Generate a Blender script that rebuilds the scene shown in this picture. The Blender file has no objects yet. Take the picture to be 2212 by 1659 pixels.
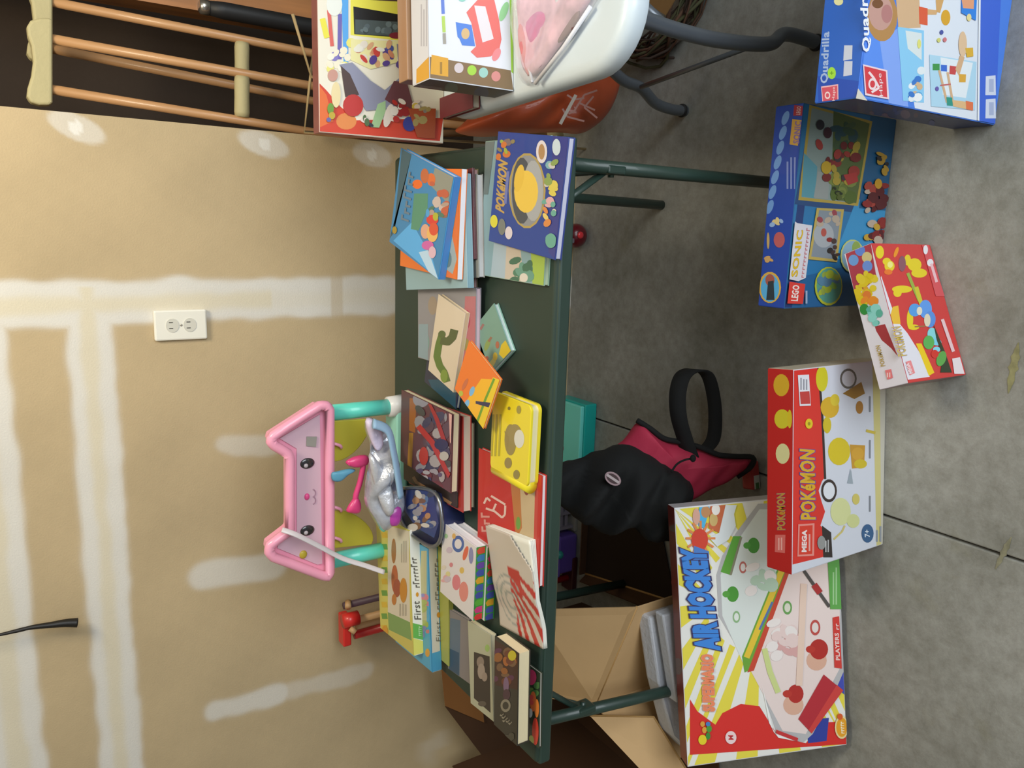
import bpy, bmesh, math, random
import numpy as np
from mathutils import Vector, Matrix
random.seed(4)
SC = bpy.context.scene
COL = SC.collection

# ---------------------------------------------------------------- camera
FPX, EYE = 1700.0, 1.55                       # focal length in px of the 2212 px wide frame, eye height
_n = np.array([255, 2594, 1700.]); _n /= np.linalg.norm(_n)          # straight down, in (right, down, forward)
_x = -np.array([-8630, -266, 1700.]); _x -= _x.dot(_n)*_n; _x /= np.linalg.norm(_x)
_y = np.cross(-_n, _x); _y = _y if _y[2] > 0 else -_y
CM = np.array([_x, _y, -_n])                  # rows: world axes in (right, down, forward)
R_, D_, F_ = CM[:, 0], CM[:, 1], CM[:, 2]
cam = bpy.data.objects.new('camera', bpy.data.cameras.new('camera')); COL.objects.link(cam)
rot = Matrix([[D_[i], R_[i], -F_[i]] for i in range(3)])             # held sideways: picture's right is the world's down
cam.matrix_world = Matrix.Translation((0, 0, EYE)) @ rot.to_4x4()
cam.data.sensor_width = 36; cam.data.lens = FPX/2212*36; cam.data.clip_start = .02
SC.camera = cam
# ---------------------------------------------------------------- light
def area(name, loc, target, sx, sy, power, col):
    l = bpy.data.lights.new(name, 'AREA'); l.shape = 'RECTANGLE'; l.size = sx; l.size_y = sy; l.energy = power; l.color = col
    o = bpy.data.objects.new(name, l); COL.objects.link(o); o.location = loc
    o.rotation_euler = (Vector(target)-Vector(loc)).to_track_quat('-Z', 'Y').to_euler(); return o
area('garage_door_daylight', (1.4, -1.65, 1.5), (-.05, 1.3, .75), 2.4, 1.8, 92, (.88, .95, 1.0))
area('warm_fill', (.45, 1.0, 2.45), (.0, 1.9, 1.2), .5, .5, 22, (1.0, .89, .68))  # unseen warm fill, added to brighten the right side of the wall
w = bpy.data.worlds.new('world'); SC.world = w; w.use_nodes = True
w.node_tree.nodes['Background'].inputs[0].default_value = (.62, .68, .78, 1); w.node_tree.nodes['Background'].inputs[1].default_value = .35
SC.view_settings.view_transform = 'Standard'; SC.view_settings.look = 'None'; SC.view_settings.exposure = 0.0; SC.view_settings.gamma = 1; SC.view_settings.use_curve_mapping = False

# ---------------------------------------------------------------- measuring helpers (a line of sight cut by a real plane)
def ray(px, py): return CM @ np.array([(1659-py-829.5)/FPX, (px-1106)/FPX, 1.])
CAM = np.array([0, 0, EYE])
def on_z(p, z): r = ray(*p); return Vector(CAM+(z-EYE)/r[2]*r)
def on_y(p, y): r = ray(*p); return Vector(CAM+y/r[1]*r)
def lin(c):
    if isinstance(c, str): c = tuple(int(c[i:i+2], 16) for i in (0, 2, 4))
    return tuple(((v/255)/12.92 if v/255 <= .04045 else ((v/255+.055)/1.055)**2.4) for v in c[:3])+(1.,)
# ---------------------------------------------------------------- materials
MC = {}
def mat(name, col, rough=.6, metal=0., noise=0., scale=8., bump=0., bscale=60., coat=0., alpha=1., trans=0., emit=0., stretch=None, sheen=0.):
    if name in MC: return MC[name]
    m = bpy.data.materials.new(name); m.use_nodes = True; nt = m.node_tree; b = nt.nodes['Principled BSDF']
    b.inputs['Roughness'].default_value = rough; b.inputs['Metallic'].default_value = metal
    b.inputs['Coat Weight'].default_value = coat; b.inputs['Alpha'].default_value = alpha; b.inputs['Transmission Weight'].default_value = trans
    b.inputs['Sheen Weight'].default_value = sheen
    c = lin(col); b.inputs['Base Color'].default_value = c
    tc = nt.nodes.new('ShaderNodeTexCoord'); mp = nt.nodes.new('ShaderNodeMapping'); nt.links.new(tc.outputs['Object'], mp.inputs['Vector'])
    if stretch: mp.inputs['Scale'].default_value = stretch
    if noise:
        n = nt.nodes.new('ShaderNodeTexNoise'); n.inputs['Scale'].default_value = scale; n.inputs['Detail'].default_value = 6
        nt.links.new(mp.outputs[0], n.inputs['Vector'])
        r = nt.nodes.new('ShaderNodeValToRGB'); r.color_ramp.elements[0].position = .3; r.color_ramp.elements[1].position = .7
        r.color_ramp.elements[0].color = tuple(v*(1-noise) for v in c[:3])+(1,); r.color_ramp.elements[1].color = tuple(min(1, v*(1+noise)) for v in c[:3])+(1,)
        nt.links.new(n.outputs[0], r.inputs[0]); nt.links.new(r.outputs[0], b.inputs['Base Color'])
    if bump:
        n2 = nt.nodes.new('ShaderNodeTexNoise'); n2.inputs['Scale'].default_value = bscale; n2.inputs['Detail'].default_value = 5
        nt.links.new(mp.outputs[0], n2.inputs['Vector'])
        bp = nt.nodes.new('ShaderNodeBump'); bp.inputs['Strength'].default_value = bump; bp.inputs['Distance'].default_value = .01
        nt.links.new(n2.outputs[0], bp.inputs['Height']); nt.links.new(bp.outputs[0], b.inputs['Normal'])
    if emit: b.inputs['Emission Color'].default_value = c; b.inputs['Emission Strength'].default_value = emit
    MC[name] = m; return m
def vmat(name, rough=.45, coat=0., bump=0., bscale=200., noise=0., nscale=20.):
    if name in MC: return MC[name]
    m = bpy.data.materials.new(name); m.use_nodes = True; nt = m.node_tree; b = nt.nodes['Principled BSDF']
    b.inputs['Roughness'].default_value = rough; b.inputs['Coat Weight'].default_value = coat
    a = nt.nodes.new('ShaderNodeAttribute'); a.attribute_name = 'Col'; src = a.outputs['Color']
    tc = nt.nodes.new('ShaderNodeTexCoord')
    if noise:
        n = nt.nodes.new('ShaderNodeTexNoise'); n.inputs['Scale'].default_value = nscale; n.inputs['Detail'].default_value = 6; nt.links.new(tc.outputs['Object'], n.inputs['Vector'])
        mr = nt.nodes.new('ShaderNodeMapRange'); mr.inputs['From Min'].default_value = .3; mr.inputs['From Max'].default_value = .7; mr.inputs['To Min'].default_value = 1-noise; mr.inputs['To Max'].default_value = 1+noise
        nt.links.new(n.outputs[0], mr.inputs[0])
        vm = nt.nodes.new('ShaderNodeVectorMath'); vm.operation = 'SCALE'; nt.links.new(src, vm.inputs[0]); nt.links.new(mr.outputs[0], vm.inputs['Scale']); src = vm.outputs[0]
    nt.links.new(src, b.inputs['Base Color'])
    if bump:
        n2 = nt.nodes.new('ShaderNodeTexNoise'); n2.inputs['Scale'].default_value = bscale; nt.links.new(tc.outputs['Object'], n2.inputs['Vector'])
        bp = nt.nodes.new('ShaderNodeBump'); bp.inputs['Strength'].default_value = bump; bp.inputs['Distance'].default_value = .005
        nt.links.new(n2.outputs[0], bp.inputs['Height']); nt.links.new(bp.outputs[0], b.inputs['Normal'])
    MC[name] = m; return m
INK = vmat('printed_ink', .42, .15); CARD = vmat('printed_card', .45, .15); MATTE = vmat('matte_print', .7)
# ---------------------------------------------------------------- mesh helpers: all builders work in world coordinates
MATS = {}
def tag(o, label=None, cat=None, group=None, kind=None):
    for k, v in (('label', label), ('category', cat), ('group', group), ('kind', kind)):
        if v: o[k] = v
    return o
def thing(name, loc, label=None, cat=None, rz=0, group=None, kind=None):
    o = bpy.data.objects.new(name, None); COL.objects.link(o); o.empty_display_size = .05
    o.matrix_world = Matrix.Translation(loc) @ Matrix.Rotation(rz, 4, 'Z'); MATS[o.name] = o.matrix_world.copy()
    return tag(o, label, cat, group, kind)
def thing_m(name, M4, label, cat, group=None):
    o = bpy.data.objects.new(name, None); COL.objects.link(o); o.empty_display_size = .05
    o.matrix_world = M4; MATS[o.name] = M4.copy(); return tag(o, label, cat, group)
def mk(name, vs, fs, m, parent=None, cols=None, smooth=False, vcols=None, bevel=0, seg=2, sub=0, solid=0):
    vs = [Vector(v) for v in vs]
    if parent is not None:
        W = MATS[parent.name]
    else:
        zs = min(v.z for v in vs); c = sum(vs, Vector())/len(vs); W = Matrix.Translation((c.x, c.y, zs))
    I = W.inverted(); me = bpy.data.meshes.new(name)
    me.from_pydata([I @ v for v in vs], [], [tuple(f) for f in fs])
    me.materials.append(m)
    if cols or vcols:
        at = me.color_attributes.new('Col', 'FLOAT_COLOR', 'CORNER'); buf = []
        for i, p in enumerate(me.polygons):
            for li in p.loop_indices:
                buf.extend(cols[i] if cols else vcols[me.loops[li].vertex_index])
        at.data.foreach_set('color', buf)
    if smooth: me.polygons.foreach_set('use_smooth', [True]*len(me.polygons))
    me.update(); me.validate(clean_customdata=False)
    o = bpy.data.objects.new(name, me); COL.objects.link(o)
    if parent is not None:
        o.parent = parent; MATS[o.name] = W
    else: o.matrix_world = W; MATS[o.name] = W
    if solid: md = o.modifiers.new('s', 'SOLIDIFY'); md.thickness = solid; md.offset = 0
    if bevel: md = o.modifiers.new('b', 'BEVEL'); md.width = bevel; md.segments = seg; md.limit_method = 'ANGLE'; md.angle_limit = math.radians(40)
    if sub: md = o.modifiers.new('u', 'SUBSURF'); md.levels = sub; md.render_levels = sub
    return o
BF = [(0, 3, 2, 1), (4, 5, 6, 7), (0, 1, 5, 4), (1, 2, 6, 5), (2, 3, 7, 6), (3, 0, 4, 7)]     # bottom, top, front, right, back, left
def bverts(x0, y0, z0, x1, y1, z1): return [(x0, y0, z0), (x1, y0, z0), (x1, y1, z0), (x0, y1, z0), (x0, y0, z1), (x1, y0, z1), (x1, y1, z1), (x0, y1, z1)]
def tf(vs, M4): return [M4 @ Vector(v) for v in vs]
def box(name, a, b, m, parent=None, M4=None, bevel=.0, cols=None, **k):
    vs = bverts(*a, *b); vs = tf(vs, M4) if M4 is not None else vs
    return mk(name, vs, BF, m, parent, bevel=bevel, cols=cols, **k)
def boxes(name, lst, m, parent=None, M4=None, bevel=0, **k):
    V, Fc = [], []
    for a, b in lst:
        n = len(V); V += bverts(*a, *b); Fc += [tuple(i+n for i in f) for f in BF]
    return mk(name, tf(V, M4) if M4 is not None else V, Fc, m, parent, bevel=bevel, **k)
def tube_geo(pts, r, seg=12, closed=False, flat=1.):
    P = [Vector(p) for p in pts]; n = len(P); V, Fc = [], []
    rr = r if isinstance(r, (list, tuple)) else [r]*n; prev = None
    for i in range(n):
        t = (P[(i+1) % n]-P[i-1]) if closed else (P[min(i+1, n-1)]-P[max(i-1, 0)])
        t.normalize()
        if prev is None: a = t.orthogonal().normalized()
        else: a = (prev-t*prev.dot(t)); a = a.normalized() if a.length > 1e-6 else t.orthogonal().normalized()
        prev = a; b = t.cross(a)
        for k in range(seg):
            q = 2*math.pi*k/seg; V.append(P[i]+rr[i]*(math.cos(q)*a+math.sin(q)*b*flat))
    for i in range(n if closed else n-1):
        j = (i+1) % n
        for k in range(seg): Fc.append((i*seg+k, i*seg+(k+1) % seg, j*seg+(k+1) % seg, j*seg+k))
    if not closed: Fc.append(tuple(range(seg))[::-1]); Fc.append(tuple((n-1)*seg+k for k in range(seg)))
    return V, Fc
def tube(name, pts, r, m, parent=None, seg=12, closed=False, flat=1., **k):
    V, Fc = tube_geo(pts, r, seg, closed, flat); o = mk(name, V, Fc, m, parent, smooth=True, **k)
    return o
def spline(pts, n=8):
    P = [Vector(p) for p in pts]; out = []
    for i in range(len(P)-1):
        a, b, c, d = P[max(i-1, 0)], P[i], P[i+1], P[min(i+2, len(P)-1)]
        for k in range(n):
            t = k/n; out.append(.5*((2*b)+(c-a)*t+(2*a-5*b+4*c-d)*t*t+(3*b-a-3*c+d)*t**3))
    out.append(P[-1]); return out
def prism(name, pts, vec, m, parent=None, **k):
    P = [Vector(p) for p in pts]; n = len(P); v = Vector(vec)
    V = P+[p+v for p in P]; Fc = [tuple(range(n)), tuple(range(2*n-1, n-1, -1))]+[(i, i+n, (i+1) % n+n, (i+1) % n) for i in range(n)]
    me = mk(name, V, Fc, m, parent, **k)
    bm = bmesh.new(); bm.from_mesh(me.data); bmesh.ops.recalc_face_normals(bm, faces=bm.faces); bm.to_mesh(me.data); bm.free(); return me
def puff(name, outline, thick, m, parent=None, rings=9, lump=.15, seed=1, n=None, dense=3, back=.5, wr=0.0):
    """cloth-like cushion over a closed star-shaped outline (coplanar 3D points)"""
    rnd = random.Random(seed); O = [Vector(p) for p in outline]
    P = []
    for i in range(len(O)):
        a, b, c, d = O[i-1], O[i], O[(i+1) % len(O)], O[(i+2) % len(O)]
        for k in range(dense):
            t = k/dense; P.append(.5*((2*b)+(c-a)*t+(2*a-5*b+4*c-d)*t*t+(3*b-a-3*c+d)*t**3))
    c = sum(P, Vector())/len(P); nn = n if n else (P[0]-c).cross(P[len(P)//4]-c).normalized()
    if nn.dot(Vector(CAM)-c) < 0: nn = -nn
    ph = [(rnd.uniform(20, 60), rnd.uniform(20, 60), rnd.uniform(20, 60), rnd.uniform(0, 6)) for _ in range(5)]
    V, Fc = [], []; N = len(P)
    def lum(p): return sum(math.sin(a*p.x+b*p.y+e*p.z+f) for a, b, e, f in ph)/5
    for s in (1, -1):
        b0 = len(V); V.append(c+nn*thick*(1 if s > 0 else -back)*(1+lump*lum(c)))
        for r in range(1, rings+1):
            t = r/rings
            for p in P:
                q = c+(p-c)*t; h = thick*math.sqrt(max(0, 1-t**2.6))*(1+lump*2*lum(q)); h = h if s > 0 else -h*back
                h += wr*lum(q*2.3)*t
                V.append(q+nn*h)
        for k in range(N): Fc.append((b0, b0+1+k, b0+1+(k+1) % N) if s > 0 else (b0, b0+1+(k+1) % N, b0+1+k))
        for r in range(rings-1):
            for k in range(N):
                a, b = b0+1+r*N+k, b0+1+r*N+(k+1) % N; q = (a, a+N, b+N, b)
                Fc.append(q if s > 0 else q[::-1])
    o = mk(name, V, Fc, m, parent, smooth=True)
    bm = bmesh.new(); bm.from_mesh(o.data); bmesh.ops.remove_doubles(bm, verts=bm.verts, dist=1e-5); bmesh.ops.recalc_face_normals(bm, faces=bm.faces); bm.to_mesh(o.data); bm.free()
    return o
def sph(name, c, r, m, parent=None, su=20, sv=12, **k):
    r = r if isinstance(r, (tuple, list)) else (r,)*3; V = [(c[0], c[1], c[2]-r[2])]; Fc = []
    for i in range(1, sv):
        a = -math.pi/2+math.pi*i/sv
        for j in range(su): q = 2*math.pi*j/su; V.append((c[0]+r[0]*math.cos(a)*math.cos(q), c[1]+r[1]*math.cos(a)*math.sin(q), c[2]+r[2]*math.sin(a)))
    V.append((c[0], c[1], c[2]+r[2])); L = len(V)-1
    for j in range(su): Fc.append((0, 1+(j+1) % su, 1+j)); Fc.append((L, L-su+j, L-su+(j+1) % su))
    for i in range(sv-2):
        for j in range(su): a = 1+i*su; Fc.append((a+j, a+(j+1) % su, a+su+(j+1) % su, a+su+j))
    return mk(name, V, Fc, m, parent, smooth=True, **k)
# ---------------------------------------------------------------- flat print on real faces
_fc = {}
def glyphs(s, bold):
    if (s, bold) in _fc: return _fc[(s, bold)]
    cu = bpy.data.curves.new('t', 'FONT'); cu.body = s; cu.resolution_u = 2; cu.offset = bold; cu.space_character = 1.05
    o = bpy.data.objects.new('t', cu); COL.objects.link(o); dg = bpy.context.evaluated_depsgraph_get()
    me = o.evaluated_get(dg).to_mesh(); V = [(v.co.x, v.co.y) for v in me.vertices]; P = [tuple(p.vertices) for p in me.polygons]
    o.evaluated_get(dg).to_mesh_clear(); bpy.data.objects.remove(o); bpy.data.curves.remove(cu)
    _fc[(s, bold)] = (V, P); return V, P
class Art:
    """print lying on the flat face O + u*U + v*V (world), outward normal N"""
    def __init__(s, O, U, V, N=None):
        s.O, s.U, s.V = Vector(O), Vector(U), Vector(V); s.N = (s.U.cross(s.V)).normalized() if N is None else Vector(N).normalized()
        s.vs, s.fs, s.cs, s.k = [], [], [], 0; s.clip = True
    def px(s, x, y):
        r = Vector(ray(x, y)); t = (s.O-Vector(CAM)).dot(s.N)/r.dot(s.N); p = Vector(CAM)+t*r-s.O
        uu, vv, uv = s.U.dot(s.U), s.V.dot(s.V), s.U.dot(s.V); a, b = p.dot(s.U), p.dot(s.V); d = uu*vv-uv*uv
        return ((a*vv-b*uv)/d, (b*uu-a*uv)/d)
    def add(s, uvs, col):
        if s.clip: uvs = [(min(.995, max(.005, a)), min(.995, max(.005, b))) for a, b in uvs]
        n = len(s.vs); h = .0003+.00003*s.k
        s.vs += [s.O+a*s.U+b*s.V+s.N*h for a, b in uvs]; s.fs.append(tuple(range(n, n+len(uvs)))); s.cs.append(lin(col))
    def poly(s, pts, col, uv=False): s.k += 1; s.add(pts if uv else [s.px(*p) for p in pts], col)
    def rect(s, x0, y0, x1, y1, col): s.poly([(x0, y0), (x0, y1), (x1, y1), (x1, y0)], col)
    def uvrect(s, a, b, c, d, col): s.poly([(a, b), (c, b), (c, d), (a, d)], col, True)
    def ell(s, cx, cy, rx, ry, col, a=0, n=18):
        a = math.radians(a); P = []
        for i in range(n):
            q = 2*math.pi*i/n; x, y = rx*math.cos(q), ry*math.sin(q); P.append((cx+x*math.cos(a)-y*math.sin(a), cy+x*math.sin(a)+y*math.cos(a)))
        s.poly(P, col)
    def ring(s, cx, cy, rx, ry, col, inner, t=.7): s.ell(cx, cy, rx, ry, col); s.ell(cx, cy, rx*t, ry*t, inner)
    def stroke(s, pts, w, col):
        P = [Vector((p[0], p[1])) for p in pts]
        for i in range(len(P)-1):
            s.k += 1; d = (P[i+1]-P[i]); nn = Vector((-d.y, d.x)).normalized()*w/2
            s.add([s.px(*(P[i]-nn)), s.px(*(P[i+1]-nn)), s.px(*(P[i+1]+nn)), s.px(*(P[i]+nn))], col)
            if i and w > 5:
                s.k += 1; s.add([s.px(P[i].x+w/2*math.cos(q*math.pi/5), P[i].y+w/2*math.sin(q*math.pi/5)) for q in range(10)], col)
    def blobs(s, x0, y0, x1, y1, n, cols, r, seed=0):
        rd = random.Random(seed)
        for i in range(n):
            s.ell(rd.uniform(x0, x1), rd.uniform(y0, y1), r*rd.uniform(.5, 1.3), r*rd.uniform(.5, 1.3), rd.choice(cols), rd.uniform(0, 90), 10)
    def text(s, t, bl, br, tl, col, bold=.0, outline=None, ow=.05):
        """t written from picture point bl to br, cap height towards tl"""
        B, Rr, T = (Vector(s.px(*p)) for p in (bl, br, tl))
        V, P = glyphs(t, bold)
        if not V: return
        xs = [v[0] for v in V]; ys = [v[1] for v in V]; x0, x1, y0, y1 = min(xs), max(xs), min(ys), max(ys)
        for c, bo in (((outline, bold+ow),) if outline else ())+((col, bold),):
            VV, PP = glyphs(t, bo); s.k += 1; n = len(s.vs); h = .0003+.00003*s.k
            for a, b in VV:
                q = B+(Rr-B)*((a-x0)/(x1-x0))+(T-B)*((b-y0)/(y1-y0)); s.vs.append(s.O+q.x*s.U+q.y*s.V+s.N*h)
            for p in PP: s.fs.append(tuple(i+n for i in p)); s.cs.append(lin(c))
    def squig(s, bl, br, tl, col, n=8, seed=1):
        """blurred lettering nobody can read: uneven upright strokes"""
        rd = random.Random(seed); B, Rr, T_ = (Vector(p) for p in (bl, br, tl)); u, v = (Rr-B)/n, T_-B; s.k += 1
        for i in range(n):
            a = B+u*(i+.12); h = rd.choice((.6, .65, .95)); q = rd.uniform(-.1, .1)
            for p in ([a, a+u*.28, a+u*(.28+q)+v*h, a+u*q+v*h], [a+v*(h-.22), a+u*.75+v*(h-.22), a+u*.75+v*h, a+v*h]):
                s.k += 1; s.add([s.px(*w_) for w_ in p], col)
    def bars(s, x0, y0, x1, y1, n, col, along='y'):
        """unreadable lines of print"""
        rd = random.Random(int(x0+y0))
        for i in range(n):
            a = x0+(x1-x0)*(i+.2)/n; b = x0+(x1-x0)*(i+.7)/n; e = rd.uniform(.7, 1)
            s.rect(a, y1, b, y1+(y0-y1)*e, col)
    par = None
    def done(s, parent, name='cover_print', m=None):
        parent = s.par or parent
        if s.vs: return mk(name, s.vs, s.fs, m or INK, parent, cols=s.cs)
# ---------------------------------------------------------------- the setting
YW, XE = 1.99, .215                            # back wall plane and its free end
def nz(x, z, s=1.): return (math.sin(x*31*s+z*13*s)+math.sin(x*57*s-z*41*s+1.7)+math.sin(z*83*s+x*19*s+.6)+math.sin(x*97*s+z*71*s+2.))/4
PAPER, MUD, TAPE = np.array(lin('bba682')[:3]), np.array(lin('d8d4cc')[:3]), np.array(lin('d4c7a6')[:3])
patches = []
for c, e, wd, st in (((165, 275), (225, 300), 32, .8), ((572, 312), (625, 330), 30, .9), ((805, 335), (845, 345), 28, .8)):
    patches.append((on_y(c, YW), on_y(e, YW), on_y((c[0], c[1]+wd), YW), st))
streaks = [((485, 960), (590, 965), 24, .55), ((440, 1245), (590, 1222), 34, .75), ((468, 1535), (600, 1500), 27, .8), ((600, 1500), (790, 1450), 20, .45), ((915, 1625), (945, 1600), 22, .25)]
SK = [(on_y(a, YW), on_y(b, YW), (on_y((a[0], a[1]+w_), YW)-on_y(a, YW)).length, st) for a, b, w_, st in streaks]
def sm(d, e=.0028): return 1/(1+math.exp(max(-40, min(40, -d/e))))
def wallcol(x, z):
    n = nz(x, z)*.0035+nz(x, z, .35)*.006; n2 = nz(z, x, .6)*.006
    v = sm(x+.24-n-n2*1)*sm(-.140+n2+n-x)                                   # upright joint
    if .765 < z < .80: v *= .55
    h1 = sm(z-1.318-n)*sm(1.412+n2-z)*sm(-.16-x); h2 = sm(z-1.524-n2)*sm(1.64+n-z)*sm(-.16-x)
    m = max(v, h1, h2)
    t = 0.
    if v > .3: t = sm(x+.213+n2, .004)*sm(-.175+n-x, .004)*(1 if z > .95 else .35)
    if h1 > .3: t = max(t, sm(z-1.352-n2, .003)*sm(1.382+n-z, .003))
    if h2 > .3: t = max(t, sm(z-1.560-n, .003)*sm(1.602-z, .003))
    for a, b, c, st in patches:
        d = b-a; L = d.length; u = ((x-a.x)*d.x+(z-a.z)*d.z)/L; w_ = abs((x-a.x)*d.z-(z-a.z)*d.x)/L; W_ = (c-a).length
        q = 1-math.hypot(u/(L*1.15), w_/W_)+n*8; m = max(m, .75*st*sm(q-.12, .03))
        if math.hypot(x-a.x, z-a.z) < .014: m, t = 1.25, 0
    for a, b, W_, st in SK:
        d = b-a; L = d.length; u = ((x-a.x)*d.x+(z-a.z)*d.z)/L; u = max(0, min(L, u)); p = (a.x+d.x*u/L, a.z+d.z*u/L)
        q = W_*.85-math.hypot(x-p[0], z-p[1])+n*1.2; m = max(m, st*sm(q, .003))
    f = 1+.07*nz(x*.25, z*.25)+.02*nz(x, z, 2)
    c = PAPER*f*(1-min(1, m))+(MUD*(1-.65*t)+TAPE*.65*t)*min(1, m)
    if m > 1.2: c = c*1.06
    return (*np.minimum(c, 1), 1)
xs = list(np.arange(-3.0, -1.66, .08))+list(np.arange(-1.66, XE-.002, .0065))+[XE]
zs = list(np.arange(0, .56, .05))+list(np.arange(.56, 1.7, .0065))+list(np.arange(1.75, 2.61, .085))
V = [(x, YW, z) for z in zs for x in xs]; nx = len(xs)
Fw = [(j*nx+i, j*nx+i+1, (j+1)*nx+i+1, (j+1)*nx+i) for j in range(len(zs)-1) for i in range(nx-1)]
wall = mk('wall_back', V, Fw, vmat('drywall_paper', .85, 0, .12, 260, .035, 6), vcols=[wallcol(v[0], v[2]) for v in V]); tag(wall, 'tan unpainted drywall with white joint compound bands and screw patches', kind='structure')
jam = mat('alcove_board', '362a20', .9, noise=.12, scale=5, bump=.1)
o = box('wall_end', (XE-.1, YW+.002, 0), (XE, 2.62, 2.6), mat('wall_edge', '8d7a62', .9, noise=.1)); tag(o, 'cut end of the drywall beside the alcove', kind='structure')
o = box('wall_alcove', (XE-.1, 2.62, 0), (2.2, 2.7, 2.6), jam); tag(o, 'dark brown back wall of the alcove', kind='structure')
o = box('wall_left', (-3.1, -2.6, 0), (-3.0, 2.1, 2.6), mat('left_paper', 'bdb19a', .9, noise=.06)); tag(o, 'tan drywall side wall', kind='structure')
o = box('wall_right', (2.2, -.6, 0), (2.3, 2.7, 2.6), mat('right_paper', '8a7a62', .9, noise=.06)); tag(o, 'brown side wall past the white table', kind='structure')
o = box('ceiling', (-3.1, -2.6, 2.6), (2.3, 2.7, 2.68), mat('ceiling_paper', 'cfcabc', .9, noise=.05)); tag(o, 'plain garage ceiling', kind='structure')
# floor: two concrete pours with a joint
def concrete():
    m = bpy.data.materials.new('concrete'); m.use_nodes = True; nt = m.node_tree; b = nt.nodes['Principled BSDF']; b.inputs['Roughness'].default_value = .75
    tc = nt.nodes.new('ShaderNodeTexCoord'); L = nt.links.new
    def noise(s, d=8, r=.6):
        n = nt.nodes.new('ShaderNodeTexNoise'); n.inputs['Scale'].default_value = s; n.inputs['Detail'].default_value = d; n.inputs['Roughness'].default_value = r; L(tc.outputs['Object'], n.inputs['Vector']); return n
    a, c, e = noise(3.2), noise(38, 9, .75), noise(9, 4)
    r1 = nt.nodes.new('ShaderNodeValToRGB'); r1.color_ramp.elements[0].position = .34; r1.color_ramp.elements[1].position = .68
    r1.color_ramp.elements[0].color = lin('868780'); r1.color_ramp.elements[1].color = lin('a8a9a5'); L(a.outputs[0], r1.inputs[0])
    r2 = nt.nodes.new('ShaderNodeValToRGB'); r2.color_ramp.elements[0].position = .33; r2.color_ramp.elements[1].position = .62
    r2.color_ramp.elements[0].color = (.62, .60, .56, 1); r2.color_ramp.elements[1].color = (1, 1, 1, 1); L(c.outputs[0], r2.inputs[0])
    mx = nt.nodes.new('ShaderNodeMix'); mx.data_type = 'RGBA'; mx.blend_type = 'MULTIPLY'; mx.inputs[0].default_value = .75; L(r1.outputs[0], mx.inputs[6]); L(r2.outputs[0], mx.inputs[7])
    r3 = nt.nodes.new('ShaderNodeValToRGB'); r3.color_ramp.elements[0].position = .62; r3.color_ramp.elements[1].position = .8
    r3.color_ramp.elements[0].color = (0, 0, 0, 1); r3.color_ramp.elements[1].color = (.35, .35, .35, 1); L(e.outputs[0], r3.inputs[0])
    m2 = nt.nodes.new('ShaderNodeMix'); m2.data_type = 'RGBA'; m2.blend_type = 'MIX'; m2.inputs[7].default_value = lin('8f8c70'); L(r3.outputs[0], m2.inputs[0]); L(mx.outputs[2], m2.inputs[6]); L(m2.outputs[2], b.inputs['Base Color'])
    bp = nt.nodes.new('ShaderNodeBump'); bp.inputs['Strength'].default_value = .35; bp.inputs['Distance'].default_value = .004; L(c.outputs[0], bp.inputs['Height']); L(bp.outputs[0], b.inputs['Normal'])
    return m
CON = concrete()
fl = thing('floor', (0, 0, -.02), 'mottled grey concrete garage floor with a control joint', kind='structure')
box('concrete_slab', (-3.1, -2.6, -.1), (-.5755, 2.7, 0), CON, fl, bevel=.003); box('concrete_slab', (-.5705, -2.6, -.1), (2.3, 2.7, 0), CON, fl, bevel=.003)
box('joint_filler', (-.5755, -2.6, -.1), (-.5705, 2.7, -.012), mat('joint_dirt', '2b2824', .95), fl)
for a_, b_, w_, c_ in (((2178, 850), (2200, 740), .02, '86845e'), ((2150, 1230), (2185, 1160), .014, '85836c')):
    pa, pb = on_z(a_, .0008), on_z(b_, .0008); d_ = (pb-pa).normalized(); q_ = Vector((-d_.y, d_.x, 0)); n_ = 14
    V = []; rd_ = random.Random(3)
    for i in range(n_+1):
        m_ = pa.lerp(pb, i/n_); h_ = w_*math.sin(math.pi*(i+.5)/(n_+1))*rd_.uniform(.5, 1); V += [m_-q_*h_*.5, m_+q_*h_*.5]
    mk('paint_mark', V, [(2*i, 2*i+2, 2*i+3, 2*i+1) for i in range(n_)], mat('floor_mark_'+c_, c_, .8, noise=.3, scale=60), fl)
T = .74
# ---------------------------------------------------------------- green folding table
GRN = mat('dark_green_paint', '2c4038', .42, noise=.06, coat=.2); GRNT = mat('green_table_top', '2a3b32', .5, noise=.08, scale=4, coat=0)
tb = thing('folding_table', (-.43, 1.38, 0), 'dark green folding table covered with books against tan drywall', 'table')
TX0, TX1, TY0, TY1 = -1.014, .150, 1.085, 1.725
box('tabletop', (TX0, TY0, T-.022), (TX1, TY1, T), GRNT, tb, bevel=.006, seg=3)
boxes('rim', [((TX0-.003, TY0-.004, T-.032), (TX1+.003, TY0+.012, T-.006)), ((TX0-.003, TY1-.012, T-.032), (TX1+.003, TY1+.004, T-.006)), ((TX0-.004, TY0, T-.032), (TX0+.012, TY1, T-.006)), ((TX1-.012, TY0, T-.032), (TX1+.004, TY1, T-.006))], GRN, tb, bevel=.004)
for a, b in (((-.975, 1.15, T-.03), (-1.075, 1.15, .0)), ((.116, 1.15, T-.03), (.114, 1.15, 0)), ((.088, 1.607, T-.03), (.076, 1.607, 0)), ((-.98, 1.63, T-.03), (-1.05, 1.66, 0))):
    tube('leg', [a, b], .0125, GRN, tb, 14)
for x in (-.985, .105):
    tube('cross_bar', [(x, 1.15, T-.06), (x, 1.61, T-.06)], .009, GRN, tb)
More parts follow.
